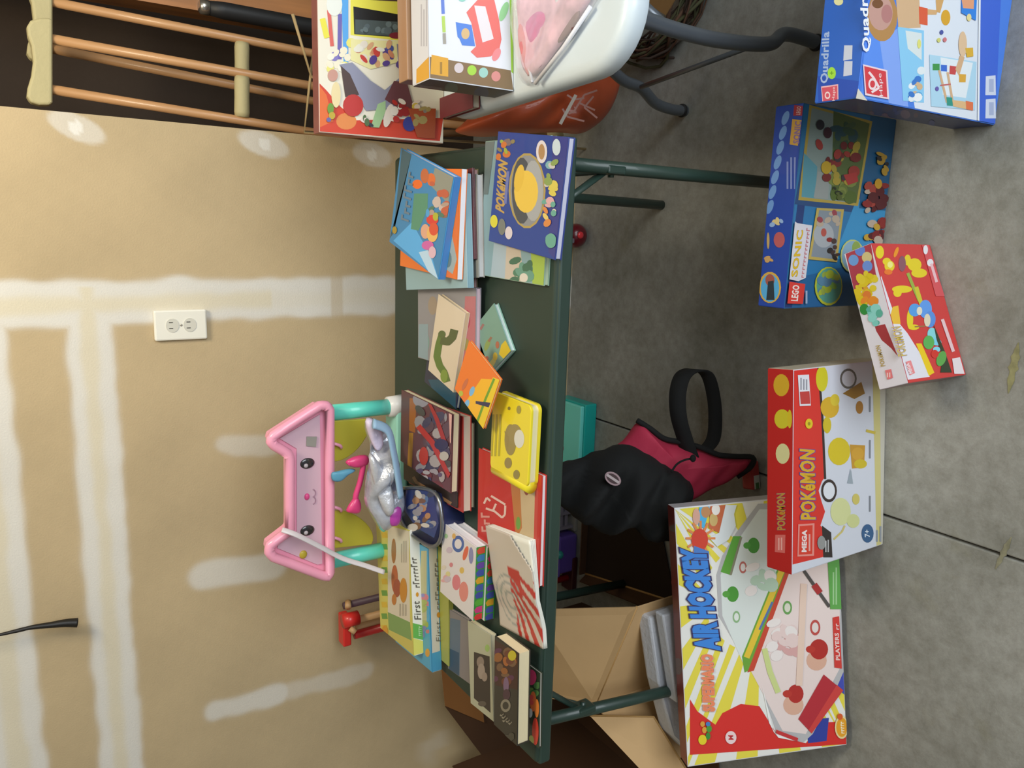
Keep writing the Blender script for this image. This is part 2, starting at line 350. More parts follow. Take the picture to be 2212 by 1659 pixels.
for x, s in ((-.99, 1), (.112, -1)):
    tube('brace', [(x, 1.155, .58), (x+.10*s, 1.19, .712)], .007, GRN, tb, 8, flat=.5)
    tube('brace', [(x, 1.16, .56), (x+.02*s, 1.33, .712)], .007, GRN, tb, 8, flat=.5)
    box('hinge', (x-.008, 1.136, .548), (x+.008, 1.172, .592), GRN, tb, bevel=.004); tube('pivot_bolt', [(x-.013, 1.155, .57), (x+.013, 1.155, .57)], .006, GRN, tb, 8)
# ---------------------------------------------------------------- white folding table, turned a few degrees
WP = mat('white_table_plastic', 'd8e4ec', .38, coat=.25, bump=.02, bscale=300); STEEL = mat('grey_powder_steel', '6d737a', .35, metal=.5)
WA = math.radians(3.5)
wt = thing('folding_table', (.7, 1.25, 0), 'white plastic folding table with rounded corner and grey tube legs', 'table')
def wtab(x, y, z): return Vector((.245, .925, 0))+Vector((math.cos(WA)*x-math.sin(WA)*y, math.sin(WA)*x+math.cos(WA)*y, z))
def rrect(x0, y0, x1, y1, r, n=8):
    P = []
    for cx, cy, a0 in ((x1-r, y0+r, -90), (x1-r, y1-r, 0), (x0+r, y1-r, 90), (x0+r, y0+r, 180)):
        for i in range(n+1): a = math.radians(a0+90*i/n); P.append((cx+r*math.cos(a), cy+r*math.sin(a)))
    return P
def loft(name, rings, m, parent, smooth=True):
    n = len(rings[0]); V = [p for r in rings for p in r]; Fc = [tuple(range(n))[::-1], tuple((len(rings)-1)*n+i for i in range(n))]
    for j in range(len(rings)-1):
        for i in range(n): Fc.append((j*n+i, j*n+(i+1) % n, (j+1)*n+(i+1) % n, (j+1)*n+i))
    return mk(name, V, Fc, m, parent, smooth=smooth)
def wr(ins, z, rad=.10): return [wtab(x, y, z) for x, y in rrect(0+ins, 0+ins, 1.2-ins, .60-ins, rad-ins)]
o = loft('tabletop', [wr(.006, T-.042), wr(0, T-.036), wr(0, T-.016), wr(.004, T-.007), wr(.011, T-.002), wr(.022, T)], WP, wt)
o.modifiers.new('e', 'EDGE_SPLIT').split_angle = math.radians(60)
def yp(x, y, Y): return on_y((x, y), Y)
tube('leg', spline([yp(1330, 18, 1.13), yp(1400, 45, 1.13), yp(1470, 68, 1.13), yp(1560, 88, 1.135), yp(1660, 95, 1.14), Vector((.415, 1.15, .12)), Vector((.415, 1.155, 0))]), .0145, STEEL, wt, 14)
tube('leg', spline([yp(1300, 130, 1.5), yp(1345, 172, 1.52), yp(1385, 190, 1.53), yp(1415, 222, 1.54), yp(1450, 236, 1.54), Vector((.314, 1.544, 0))]), .0135, STEEL, wt, 14)
tube('leg_strut', spline([yp(1350, -20, 1.2), yp(1395, 18, 1.15), yp(1430, 52, 1.13)]), .0105, STEEL, wt, 12)
tube('brace', [yp(1630, 97, 1.14), yp(1385, 188, 1.5)], .006, STEEL, wt, 8)
for x, y in ((1.1, .12), (1.1, .5)): tube('leg', [wtab(x, y, T-.04), wtab(x, y, 0)], .0135, STEEL, wt, 12)
sph('foot_cap', (.415, 1.155, .012), (.018, .018, .012), mat('black_rubber', '1b1b1c', .7), wt); sph('foot_cap', (.314, 1.544, .012), (.017, .017, .012), MC['black_rubber'], wt)
# ---------------------------------------------------------------- boxes that stand on the floor or the white table
def carton(name, label, cat, bl, w_, h, d, rz, tilt=0, cols=None, bev=.0018, group=None):
    M4 = Matrix.Translation(bl) @ Matrix.Rotation(math.radians(rz), 4, 'Z') @ Matrix.Rotation(-math.radians(tilt), 4, 'X')
    r = thing_m(name, M4, label, cat, group)
    bd = mk('carton_body', tf(bverts(0, 0, 0, w_, d, h), M4), BF, CARD, r, cols=[lin(c) for c in cols], bevel=bev)
    X, Y, Z = (Vector(M4.col[i][:3]) for i in range(3)); O = Vector(M4.col[3][:3])
    f = Art(O, X*w_, Z*h, -Y); t = Art(O+Z*h, X*w_, Y*d, Z); l = Art(O+Y*d, -Y*d, Z*h, -X); rt = Art(O+X*w_, Y*d, Z*h, X); f.par = t.par = l.par = bd
    return r, f, t, l, rt
# 1 blue marble-run box
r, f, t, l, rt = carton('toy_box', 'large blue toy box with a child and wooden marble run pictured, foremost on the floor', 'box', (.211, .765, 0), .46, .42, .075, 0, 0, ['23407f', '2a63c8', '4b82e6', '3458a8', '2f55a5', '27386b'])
f.uvrect(0, 0, 1, 1, '4b84e8')
f.poly([(1850, 30), (1930, 30), (1945, 240), (1858, 222)], '5c92f2'); f.poly([(1900, 90), (1940, 60), (1960, 245), (1918, 235)], '86aaf6')
f.poly([(1935, -10), (2115, -10), (2112, 262), (2060, 255), (1975, 240), (1955, 110)], 'e4ebf6')
f.ell(1905, 35, 33, 55, 'b98a52', 0); f.ell(1902, 28, 26, 38, 'c99c90'); f.ell(1915, 30, 12, 20, 'b97f7c'); f.ell(1895, 8, 12, 10, '7a4f30')
f.poly([(1935, 0), (1985, -10), (1988, 60), (1940, 62)], 'd9b48c'); f.poly([(1984, 14), (2003, 18), (2003, 55), (1985, 52)], 'e2603c'); f.poly([(2003, 20), (2025, 22), (2022, 32), (2003, 32)], 'dcb07c'); f.poly([(2020, -8), (2040, -8), (2030, 28), (2022, 26)], 'd9a96a'); f.ell(2042, 38, 10, 17, 'e0a92c')
f.poly([(1938, 58), (1995, 66), (1995, 222), (1950, 218)], '8fd0f6'); f.poly([(1955, 66), (1990, 72), (1990, 130), (1960, 105)], 'dfe9ea'); f.blobs(1962, 150, 1990, 215, 14, ['3a7cd0', 'd9b890', 'e8f0f4', '5aa8dc', 'c47a4c', 'f3f6f8'], 8, 3); f.ell(1984, 95, 4, 10, 'e6e47c')
f.poly([(2006, 118), (2108, 134), (2105, 238), (2010, 230)], 'b4dcf2'); f.poly([(2030, 124), (2100, 136), (2085, 212), (2035, 205)], 'eaf2f8')
f.poly([(2013, 138), (2028, 138), (2028, 152), (2013, 152)], '3f9a4e'); f.poly([(2031, 140), (2044, 141), (2044, 155), (2031, 154)], '3b6fd6'); f.poly([(2050, 142), (2066, 144), (2062, 162), (2049, 160)], 'cf4a4a')
f.ell(2078, 96, 9, 28, 'e6c49e'); f.poly([(2062, 150), (2072, 120), (2082, 124), (2070, 165)], 'dcb389'); f.poly([(2083, 104), (2100, 103), (2101, 122), (2087, 124)], 'e2b437'); f.poly([(2070, 160), (2085, 161), (2084, 178), (2070, 178)], 'e2ac3c')
f.stroke([(2027, 152), (2044, 222)], 5, 'dcb48c'); f.stroke([(2045, 156), (2056, 220)], 5, 'dcb48c'); f.stroke([(2029, 185), (2052, 182)], 3, 'c96a6a')
f.poly([(2042, 210), (2055, 211), (2056, 229), (2044, 228)], '2f9a86'); f.poly([(2055, 216), (2085, 220), (2085, 236), (2057, 230)], 'e6bd88'); f.poly([(2084, 218), (2100, 221), (2100, 239), (2085, 236)], 'e8784a')
for c, q in (((2032, 70), '4a57a8'), ((2026, 87), 'd8d67a'), ((2039, 86), 'd77a80'), ((2022, 192), '6a5fb0')): f.ell(c[0], c[1], 4, 5, q)
f.poly([(2075, -5), (2108, -5), (2106, 45), (2074, 28)], '2f86e6'); f.poly([(2074, -5), (2102, -5), (2101, 20), (2078, 18)], 'eba37a'); f.ell(2091, 38, 5, 8, 'f0df9a')
f.poly([(2115, -10), (2160, -10), (2160, 280), (2112, 262)], '3c68da'); f.poly([(2112, -10), (2116, -10), (2113, 262), (2109, 261)], 'f0f4fa')
for y0 in (163, 213): f.poly([(2127, y0+2), (2148, y0), (2149, y0+43), (2126, y0+43)], 'd9e0f2'); f.poly([(2134, y0+8), (2144, y0+8), (2144, y0+36), (2134, y0+36)], 'aebadb')
f.poly([(1861, 139), (1914, 152), (1918, 215), (1866, 206)], 'f2d9e2'); f.poly([(1864, 143), (1911, 155), (1914, 211), (1869, 202)], 'd93f49')
f.ring(1882, 182, 9, 13, 'f6dfe2', 'd93f49', .6); f.stroke([(1874, 156), (1884, 168), (1896, 190), (1880, 200)], 5, 'f6dfe2'); f.text('Hape', (1907, 208), (1903, 159), (1897, 208), 'f8e8ea', .0)
f.text('Quadrilla', (1880, 113), (1872, -52), (1860, 113), 'f3f6fb', .03)
f.done(r, 'front_print')
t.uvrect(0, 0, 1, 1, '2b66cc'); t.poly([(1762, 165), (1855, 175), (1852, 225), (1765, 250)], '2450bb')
t.text('Quadrilla', (1791, 180), (1795, 68), (1772, 180), 'a9bfe8', .03); t.ell(1797, 158, 9, 13, 'a6e243'); t.text('+', (1801, 162), (1801, 154), (1793, 162), '5f9a20')
for y0 in (98, 132): t.poly([(1824, y0), (1842, y0), (1841, y0+30), (1822, y0+33)], 'cdd5ea')
t.poly([(1774, 187), (1811, 182), (1811, 221), (1776, 229)], 'f0bcc6'); t.poly([(1776, 190), (1809, 185), (1809, 218), (1778, 225)], 'd9566a'); t.text('Hape', (1806, 217), (1806, 187), (1798, 218), 'f4dfe4'); t.ring(1788, 206, 6, 8, 'f4dfe4', 'd9566a', .6); t.ell(1812, 3, 10, 9, 'e8e6b0')
t.done(r, 'top_print')
l.uvrect(0, 0, 1, 1, '2c3c6c'); l.blobs(1800, 235, 2030, 290, 16, ['6c5468', '36488c', '5d4a66', '6d6080'], 9, 5); l.done(r, 'shaded_end_print')  # left end printed darker, its shade put into the colours
# worn white corner
prism('worn_corner', [Vector((.2105, .7645, .424)), Vector((.225, .7645, .4215)), Vector((.2105, .7645, .395))], (0, -.0006, 0), mat('torn_card', 'd8d2c4', .9), r)
# 2 blue brick set box
r, f, t, l, rt = carton('toy_box', 'blue brick building set box with yellow framed pictures, beneath the large blue box', 'box', (-.133, .956, 0), .372, .295, .06, 0, 0, ['1e3a66', '2748a2', '2a6496', '2a5a9a', '24508c', '24508c'])
f.uvrect(0, 0, 1, 1, '2f78ac'); f.poly([(1684, 665), (1750, 215), (1765, 215), (1712, 665)], '263f76'); f.poly([(1700, 440), (1740, 300), (1880, 430), (1850, 460)], '2b4d7c')
f.poly([(1800, 560), (1850, 430), (1930, 440), (1905, 560)], '3f97cc'); f.poly([(1720, 600), (1850, 570), (1850, 665), (1710, 665)], '2a6496'); f.poly([(1880, 250), (1945, 262), (1912, 455), (1855, 450)], '27608a')
f.poly([(1748, 225), (1884, 262), (1853, 445), (1724, 432)], 'b49d48'); f.poly([(1753, 233), (1878, 267), (1849, 439), (1731, 426)], '8b9b96'); f.poly([(1800, 240), (1878, 267), (1849, 439), (1795, 430)], '5a6a3c'); f.poly([(1736, 330), (1765, 360), (1760, 428), (1731, 425)], '5c99a8')
f.poly([(1766, 370), (1792, 375), (1788, 430), (1757, 427)], '9a9f9c'); f.blobs(1800, 265, 1860, 320, 12, ['37543f', '4a6040', '2f5058'], 12, 8); f.blobs(1800, 380, 1845, 432, 10, ['7f8a44', '55692e', '6a7838'], 12, 9)
f.blobs(1768, 300, 1850, 392, 26, ['7a2a2c', '6b2327', 'a03a34', 'b09a3c', '433a3e', '8c3330'], 10, 10); f.ell(1783, 362, 11, 14, 'c6a32e'); f.ell(1770, 270, 9, 11, '2e2a30'); f.ell(1786, 287, 9, 12, '43222c'); f.poly([(1820, 378), (1848, 372), (1852, 392), (1830, 400)], 'b03a38'); f.blobs(1795, 400, 1825, 430, 6, ['26301e', '55602c'], 6, 11)
f.poly([(1762, 449), (1821, 452), (1806, 566), (1744, 560)], 'c0a95a'); f.poly([(1767, 454), (1815, 457), (1801, 560), (1750, 554)], '87919a'); f.ell(1777, 508, 22, 27, 'a9aeb2'); f.ell(1777, 502, 6, 9, 'b5564c'); f.blobs(1765, 458, 1808, 485, 8, ['6a7ba8', 'b9a894', 'd0d6dc', '9c4650'], 7, 12); f.blobs(1785, 500, 1806, 560, 8, ['33302f', '4a3b38', '8c2f2b'], 6, 13)
f.ell(1787, 618, 30, 42, 'b8bf3c'); f.ell(1788, 617, 27, 38, '5aa08e'); f.blobs(1770, 590, 1805, 645, 16, ['a8b83c', '7fae4e', '5c86a0', '96a84a'], 9, 14)
f.ell(1838, 553, 26, 36, 'c9cf7a'); f.ell(1838, 553, 23, 33, '8fb6cc'); f.ell(1846, 535, 9, 14, '93ae58')
f.blobs(1868, 400, 1908, 520, 30, ['7c2426', '8f2e2c', '5a1d22', 'a8443a', 'c9a238', '5a2026', 'bfae9c'], 10, 15); f.ell(1893, 397, 8, 11, 'cc9a2a'); f.blobs(1892, 330, 1912, 372, 8, ['3a3324', 'b99336', '2e2c30'], 8, 16)
f.poly([(1698, 600), (1705, 478), (1718, 482), (1750, 487), (1736, 600), (1720, 607), (1700, 603)], 'd9d6de'); f.text('SONIC', (1718, 597), (1731, 497), (1704, 598), 'e0b828', .025, '6e5c10', .012)
f.squig((1731, 601), (1745, 492), (1723, 600), 'c97f84', 13)
f.poly([(1695, 608), (1734, 613), (1729, 656), (1690, 655)], 'd8413a'); f.text('LEGO', (1718, 650), (1722, 616), (1703, 649), 'f0e6df', .03); f.bars(1733, 625, 1741, 655, 1, '9fb0cc')
f.done(r, 'front_print')
t.uvrect(0, 0, 1, 1, '2848a6')
for i in range(7): t.ell(1697-i*5.6, 255+i*32, 7, 16, '6f9ad8', 20)
t.poly([(1716, 227), (1735, 229), (1733, 250), (1714, 250)], 'a33240'); t.text('LEGO', (1729, 248), (1731, 230), (1720, 248), 'c8b4ba', .02); t.poly([(1712, 257), (1732, 260), (1724, 315), (1706, 312)], 'caa04a'); t.text('SONIC', (1727, 311), (1732, 262), (1713, 310), '8a6fa0', .04)
t.bars(1698, 328, 1722, 408, 3, '7d8fce'); t.blobs(1668, 468, 1690, 488, 5, ['d8c48c', '93b2e0'], 6, 3); t.ell(1684, 518, 12, 17, 'b85c60'); t.ell(1660, 520, 3, 18, 'c2a46a'); t.blobs(1655, 555, 1672, 575, 4, ['d3ab3c', 'c99f66'], 6, 4)
t.ell(1664, 621, 24, 34, 'd3a94c'); t.ell(1664, 622, 20, 30, '57aade'); t.ell(1664, 605, 10, 13, 'a35a50'); t.poly([(1660, 608), (1672, 606), (1674, 648), (1656, 648)], '2f3a44')
t.done(r, 'top_print')
# 3 small red and white brick box, turned
r, f, t, l, rt = carton('toy_box', 'small red toy box with white wavy corner, turned before the blue brick set', 'box', (-.248, .752, 0), .264, .198, .056, 23, 0, ['6a5a5a', 'cfcdda', 'd23c3c', 'b8383c', 'b03030', '8a7474'])  # left end greyed: the shade on it is in the face colour
f.uvrect(0, 0, 1, 1, 'd5413f')
f.poly([(1890, 600), (1903, 596), (1935, 690), (1960, 720), (1985, 760), (2008, 814), (1950, 822), (1915, 700)], 'e9e6ee'); f.poly([(1928, 663), (1940, 660), (1945, 700), (1925, 700), (1918, 680)], 'f0c03c')
f.poly([(1978, 742), (1990, 742), (2018, 805), (2006, 812)], 'f3cf20')
for c in ((1900, 545, 9, 14), (1915, 565, 9, 8), (1921, 575, 11, 12), (1975, 572, 15, 14), (1985, 590, 17, 10), (1960, 562, 7, 12), (1948, 625, 22, 8), (1938, 633, 9, 9), (1965, 690, 7, 22), (1973, 707, 12, 6)): f.ell(*c, 'ecd42a')
f.ell(1922, 572, 6, 7, 'f6ee8a'); f.ell(1918, 588, 9, 6, 'ee7a30'); f.ell(1935, 545, 4, 12, 'f29a2a', 20); f.ell(1948, 570, 8, 17, '8f5a66'); f.stroke([(1960, 590), (1970, 615), (1985, 650)], 7, '9fb64a'); f.stroke([(1978, 620), (1990, 660)], 9, 'd3c93a')
f.ell(1975, 670, 13, 14, '58a2e8'); f.ell(1998, 668, 14, 20, '62a0ee'); f.ell(2008, 690, 12, 18, '5b94e2'); f.ell(2002, 692, 7, 14, 'e6dcc0'); f.ell(1985, 672, 6, 9, 'e9e2cc'); f.stroke([(1975, 706), (1998, 705)], 3, 'a2784c')
f.ell(2012, 722, 10, 14, '8adbe2'); f.ell(2020, 738, 13, 8, '7fd4ee', 20); f.ell(2005, 740, 12, 15, '5fb45a'); f.ell(2022, 755, 8, 6, '86dcf0'); f.poly([(2015, 700), (2040, 760), (2055, 805), (2030, 805), (2035, 770), (2022, 735)], '33402c'); f.ell(2032, 775, 10, 17, '62aa50', 20); f.ell(2018, 765, 8, 9, 'd8392f')
f.poly([(1990, 530), (2004, 528), (2040, 640), (2020, 640)], 'dd5a60'); f.ell(1998, 540, 5, 10, 'efeef2'); f.ell(2008, 568, 7, 8, 'efeef2'); f.stroke([(2010, 570), (2022, 610)], 6, 'f2c6cc'); f.stroke([(2034, 690), (2058, 760)], 7, 'efccd0'); f.poly([(2055, 775), (2072, 772), (2082, 808), (2060, 808)], 'efe2e6')
f.text('POKéMON', (1958, 768), (1944, 705), (1938, 771), 'd7b956', .02, '9c95c8', .02)
f.poly([(1955, 782), (1966, 779), (1975, 806), (1964, 811)], 'ef8f92'); f.text('MEGA', (1970, 806), (1962, 784), (1962, 809), 'f6e6e8', .03)
f.done(r, 'front_print')
t.uvrect(0, 0, 1, 1, 'dddbe6'); t.poly([(1826, 546), (1881, 523), (1892, 590), (1895, 600), (1848, 640)], 'a8394a'); t.poly([(1890, 705), (1912, 700), (1940, 770), (1925, 752), (1905, 735), (1893, 715)], 'a3363d')
for c, q in (((1844, 562), '6a9ad6'), ((1858, 541), '5f84d8'), ((1873, 556), 'cfbf86'), ((1874, 575), '6a8fd8')): t.ell(c[0], c[1], 11, 12, q)
t.blobs(1845, 590, 1890, 650, 22, ['d9c223', 'dcc832', 'd8a42c', 'd6c21c'], 10, 5); t.blobs(1860, 635, 1900, 655, 8, ['e08c2c', 'd97c34'], 8, 6); t.ell(1868, 668, 10, 12, '2f8a3c'); t.blobs(1880, 665, 1905, 700, 12, ['7cc9c2', '5aae9c', '8ad2cc'], 10, 7)
t.text('POKéMON', (1914, 790), (1902, 745), (1904, 792), 'b79d4e', .02); t.poly([(1913, 800), (1926, 797), (1930, 816), (1918, 820)], 'e27a7e'); t.bars(1916, 802, 1926, 815, 2, 'f2d0d2')
t.done(r, 'top_print')
# 4 tall red and white box
r, f, t, l, rt = carton('toy_box', 'red and white toy box with yellow shapes standing in front of the game box', 'box', (-.637, .872, 0), .397, .304, .058, 6.2, 0, ['a09a9a', 'b42424', 'd9dbe6', 'cfc6b0', 'c9c4c4', 'b02222'])
f.uvrect(0, 0, 1, 1, 'dcdfea'); f.poly([(1710, 1220), (1712, 780), (1768, 778), (1776, 900), (1782, 1030), (1775, 1040), (1768, 1060), (1775, 1085), (1782, 1105), (1772, 1135), (1785, 1150), (1778, 1203)], 'e0382f')
f.stroke([(1768, 780), (1776, 900), (1782, 1035)], 5, '3c2f2c'); f.poly([(1775, 1135), (1795, 1150), (1798, 1204), (1778, 1204)], '37302f')
f.poly([(1884, 775), (1916, 775), (1914, 1180), (1893, 1180)], 'd8cd8a'); f.poly([(1900, 775), (1918, 775), (1912, 1180), (1903, 1180)], 'cfcabb')
# plain yellow brick shapes
f.ell(1775, 818, 13, 28, 'dcd22c'); f.ell(1792, 880, 20, 23, 'dfb32f'); f.ell(1803, 864, 10, 13, 'e2c93c'); f.poly([(1820, 850), (1860, 825), (1868, 850), (1845, 862)], '9f7428'); f.ring(1832, 818, 18, 22, '6b6660', 'd5d5de', .78); f.ell(1856, 880, 8, 14, 'b07a30'); f.ell(1786, 918, 9, 18, 'd9c22c')
f.ell(1812, 975, 24, 30, 'e0c82a'); f.poly([(1835, 960), (1868, 962), (1866, 1010), (1840, 1012)], 'cf9a34'); f.ell(1852, 980, 13, 14, 'dba73a'); f.ell(1858, 1002, 14, 10, 'd8c02e'); f.poly([(1838, 1015), (1832, 1042), (1842, 1044)], 'a9b4be'); f.poly([(1829, 1044), (1842, 1045), (1836, 1012)], 'a3aeb8')
f.ring(1790, 1060, 17, 25, '3f3330', 'e9ebf2', .74); f.ell(1815, 1105, 22, 30, 'dde0a2'); f.ell(1842, 1125, 14, 15, 'd6da98'); f.ell(1848, 1078, 8, 12, 'd8c96c'); f.stroke([(1800, 1165), (1818, 1148), (1824, 1135)], 4, 'd9c878'); f.stroke([(1870, 930), (1890, 935)], 6, 'd8c04a')
for y0 in (845, 945, 1060): f.bars(1875, y0, 1882, y0+45, 1, '8c9098')
f.ell(1873, 1152, 13, 20, '3d6490'); f.text('7+', (1878, 1160), (1877, 1144), (1867, 1160), 'e8eef6', .02); f.bars(1890, 1135, 1905, 1170, 2, '9aa0a8')
f.text('POKéMON', (1761, 1122), (1759, 972), (1728, 1122), 'e2b02c', .035, '5b55a8', .035)
f.poly([(1723, 1132), (1758, 1130), (1757, 1200), (1721, 1202)], 'f0948a'); f.poly([(1726, 1136), (1754, 1134), (1753, 1196), (1724, 1198)], 'e0402f'); f.text('MEGA', (1741, 1192), (1742, 1144), (1730, 1192), 'f8e6e2', .05); f.bars(1744, 1144, 1751, 1190, 1, 'f0b0a8')
f.poly([(1722, 810), (1746, 809), (1750, 876), (1726, 877)], 'e9e9ef'); f.poly([(1726, 846), (1747, 845), (1749, 872), (1728, 873)], 'c94440'); f.bars(1726, 815, 1744, 842, 3, '9a9aa4'); f.ell(1746, 915, 8, 11, 'e8cc28'); f.ell(1746, 915, 3, 4, 'a89420')
f.ell(1773, 1172, 9, 15, '9a9a98'); f.bars(1780, 1158, 1790, 1192, 2, 'c8c8c8')
f.done(r, 'front_print')
t.uvrect(0, 0, 1, 1, 'b42523'); t.ell(1688, 832, 17, 24, 'caa22c'); t.ell(1690, 905, 17, 21, 'c8bd30'); t.ell(1691, 980, 15, 22, 'cfcc98'); t.ell(1706, 905, 5, 20, 'cdb82c')
t.text('POKéMON', (1697, 1145), (1696, 1065), (1679, 1145), 'b98f30', .03, '6a4f90', .03); t.poly([(1675, 1155), (1697, 1155), (1696, 1195), (1674, 1192)], 'cf6a66'); t.bars(1680, 1160, 1692, 1188, 2, 'e4a8a4')
t.done(r, 'top_print')
box('hang_tab', (-.17, .925, .3045), (-.155, .965, .3085), mat('blue_white_tab', '8fa8e0', .5), r) if False else None
# 5 air hockey game leaning back
r, f, t, l, rt = carton('game_box', 'wide white and yellow game box with red corners leaning back against the table leg', 'box', (-1.118, .885, .018), .575, .375, .042, 9.6, 25.5, ['6a2020', '7a2e2c', 'dfe0e4', 'c9c9cc', '8a2a2a', '8a2424'])
f.uvrect(0, 0, 1, 1, 'e9e9e6')
cx, cy = 1640, 1290
for i in range(28):
    a = 2*math.pi*i/28; b = a+math.pi/28; R1, R2 = 120, 420
    f.poly([(cx+R1*math.cos(a), cy+R1*math.sin(a)), (cx+R2*math.cos(a), cy+R2*math.sin(a)), (cx+R2*math.cos(b), cy+R2*math.sin(b)), (cx+R1*math.cos(b), cy+R1*math.sin(b))], 'e6d84c')
f.poly([(1490, 1510), (1506, 1536), (1545, 1565), (1560, 1540), (1600, 1520), (1640, 1525), (1680, 1590), (1740, 1605), (1780, 1560), (1842, 1556), (1842, 1630), (1490, 1630)], 'd8322c')
f.poly([(1740, 1555), (1790, 1550), (1785, 1600), (1745, 1605)], '34429e'); f.poly([(1800, 1478), (1850, 1440), (1850, 1480), (1825, 1500)], '4450b4')
f.poly([(1547, 1242), (1560, 1200), (1590, 1150), (1637, 1088), (1700, 1085), (1780, 1150), (1822, 1240), (1826, 1450), (1800, 1500), (1755, 1585), (1735, 1603), (1680, 1592), (1650, 1500), (1605, 1420), (1552, 1330)], 'b9b9bc')
f.poly([(1556, 1242), (1570, 1205), (1598, 1160), (1640, 1100), (1690, 1100), (1690, 1210), (1608, 1440), (1560, 1330)], 'dce4e2')
f.poly([(1700, 1216), (1770, 1165), (1812, 1240), (1815, 1440), (1740, 1585), (1690, 1578), (1622, 1450)], 'ead9d6')
f.poly([(1690, 1200), (1712, 1210), (1625, 1445), (1608, 1452), (1602, 1418)], '6fa53c'); f.poly([(1704, 1212), (1712, 1215), (1628, 1448), (1614, 1452)], 'c94a34'); f.stroke([(1688, 1232), (1612, 1420)], 13, 'e4c33c'); f.blobs(1622, 1260, 1684, 1400, 0, ['4c62a8'], 4); f.stroke([(1668, 1300), (1640, 1360)], 5, '5a78b0')
f.poly([(1583, 1158), (1601, 1158), (1578, 1242), (1556, 1235)], '62a83e'); f.poly([(1598, 1160), (1603, 1160), (1580, 1242), (1575, 1242)], '8a8a70')
for c in ((1627, 1178), (1582, 1283)): f.ell(c[0], c[1], 13, 17, '4f9a3a'); f.ell(c[0]-14, c[1], 8, 7, '5aa444')
for c in ((1768, 1402, 20, 22), (1718, 1498, 17, 20)): f.ell(c[0]-5, c[1]+24, 22, 22, 'dcae98'); f.ell(*c, 'b4302a'); f.ell(c[0]-18, c[1], 10, 8, 'bd3a30')
f.ring(1760, 1355, 11, 17, 'c0504a', 'e6dcd8', .65); f.ring(1700, 1312, 10, 15, '6ea35a', 'dcdccc', .65); f.ring(1590, 1332, 8, 13, '8fb885', 'e4ebe6', .65); f.ring(1604, 1225, 8, 13, 'c06a60', 'e6e2e0', .65); f.ring(1567, 1137, 10, 16, '5fa04a', 'dfe8df', .65)
for k, c in (((1645, 1250), 'b9d2bd'), ((1700, 1390), 'd8a8a6'), ((1690, 1370), 'e6cfcc')): f.blobs(k[0]-25, k[1]-35, k[0]+25, k[1]+35, 9, [c, 'ece4e2'], 13, 3)
f.stroke([(1650, 1400), (1662, 1450), (1680, 1495)], 12, 'cdd890'); f.stroke([(1735, 1260), (1725, 1480)], 14, 'e8cdbd')
f.poly([(1778, 1456), (1819, 1490), (1751, 1582), (1723, 1552)], 'b6303a'); f.poly([(1806, 1478), (1820, 1490), (1752, 1583), (1745, 1576)], 'cf4440'); f.poly([(1645, 1480), (1670, 1580), (1720, 1600), (1680, 1592), (1660, 1560)], 'f2f2f2')
f.stroke([(1735, 1232), (1790, 1310)], 7, '55504e'); f.stroke([(1757, 1262), (1770, 1280)], 14, 'b03434')
f.poly([(1786, 1205), (1811, 1205), (1816, 1315), (1792, 1315)], '63a852'); f.bars(1796, 1215, 1808, 1305, 2, 'a4cf98')
f.poly([(1797, 1333), (1811, 1330), (1817, 1443), (1801, 1441)], 'd33f38'); f.text('PLAYERS', (1813, 1425), (1810, 1366), (1804, 1425), 'f0d8d4', .03); f.squig((1811, 1360), (1809, 1345), (1802, 1360), 'f0d8d4', 2)
f.poly([(1508, 1070), (1530, 1068), (1528, 1110), (1520, 1140), (1508, 1135)], '4fb2e4'); f.poly([(1532, 1068), (1566, 1070), (1552, 1150), (1530, 1140)], 'c96a44'); f.ell(1523, 1105, 10, 13, 'c08a5c'); f.ell(1540, 1122, 9, 14, 'cdb070'); f.ell(1503, 1115, 8, 18, 'd9a894'); f.ell(1545, 1100, 9, 12, 'efe9e4')
f.poly([(1565, 1068), (1590, 1090), (1584, 1110), (1588, 1135), (1572, 1165), (1548, 1180), (1530, 1160), (1552, 1150)], 'dfe6ea')
for i in range(12): a = 2*math.pi*i/12; f.stroke([(1512+14*math.cos(a), 1162+18*math.sin(a)), (1512+32*math.cos(a), 1162+38*math.sin(a))], 5, 'e08a50')
f.ell(1510, 1165, 18, 24, 'd2432f'); f.poly([(1498, 1178), (1530, 1190), (1530, 1215), (1495, 1215)], '4e80cc')
f.text('AIR HOCKEY', (1557, 1404), (1524, 1184), (1500, 1404), '3f86dc', .07, '3c3566', .05); f.text('SUPERMARIO', (1543, 1535), (1539, 1412), (1517, 1535), 'f08a60', .05, 'd89a90', .04)
f.ell(1516, 1596, 9, 11, 'e6d22c'); f.ell(1528, 1588, 5, 8, '3f8f3c'); f.ell(1520, 1575, 5, 7, 'e0a23c'); f.ell(1530, 1572, 6, 8, '4f9a3a'); f.ell(1528, 1562, 5, 5, '4a80c8'); f.ell(1516, 1562, 5, 6, 'dca040'); f.ell(1577, 1591, 12, 14, 'f0d6d8'); f.text('M', (1583, 1596), (1582, 1586), (1572, 1596), 'c8343a', .03)
f.ell(1816, 1569, 15, 25, 'e9d9a0'); f.ell(1816, 1569, 12, 21, 'e8a32a'); f.squig((1822, 1583), (1820, 1556), (1811, 1583), 'f8f0d0', 5); f.ell(1812, 1546, 6, 7, 'd9602c')
f.poly([(1675, 1574), (1722, 1592), (1720, 1600), (1674, 1582)], 'c9383a')
f.done(r, 'front_print')
t.uvrect(0, 0, 1, 1, '80302e'); t.blobs(1450, 1110, 1500, 1600, 22, ['5c4a4c', '6b5658', 'a03430', '8a2b28'], 9, 8); t.done(r, 'top_print')
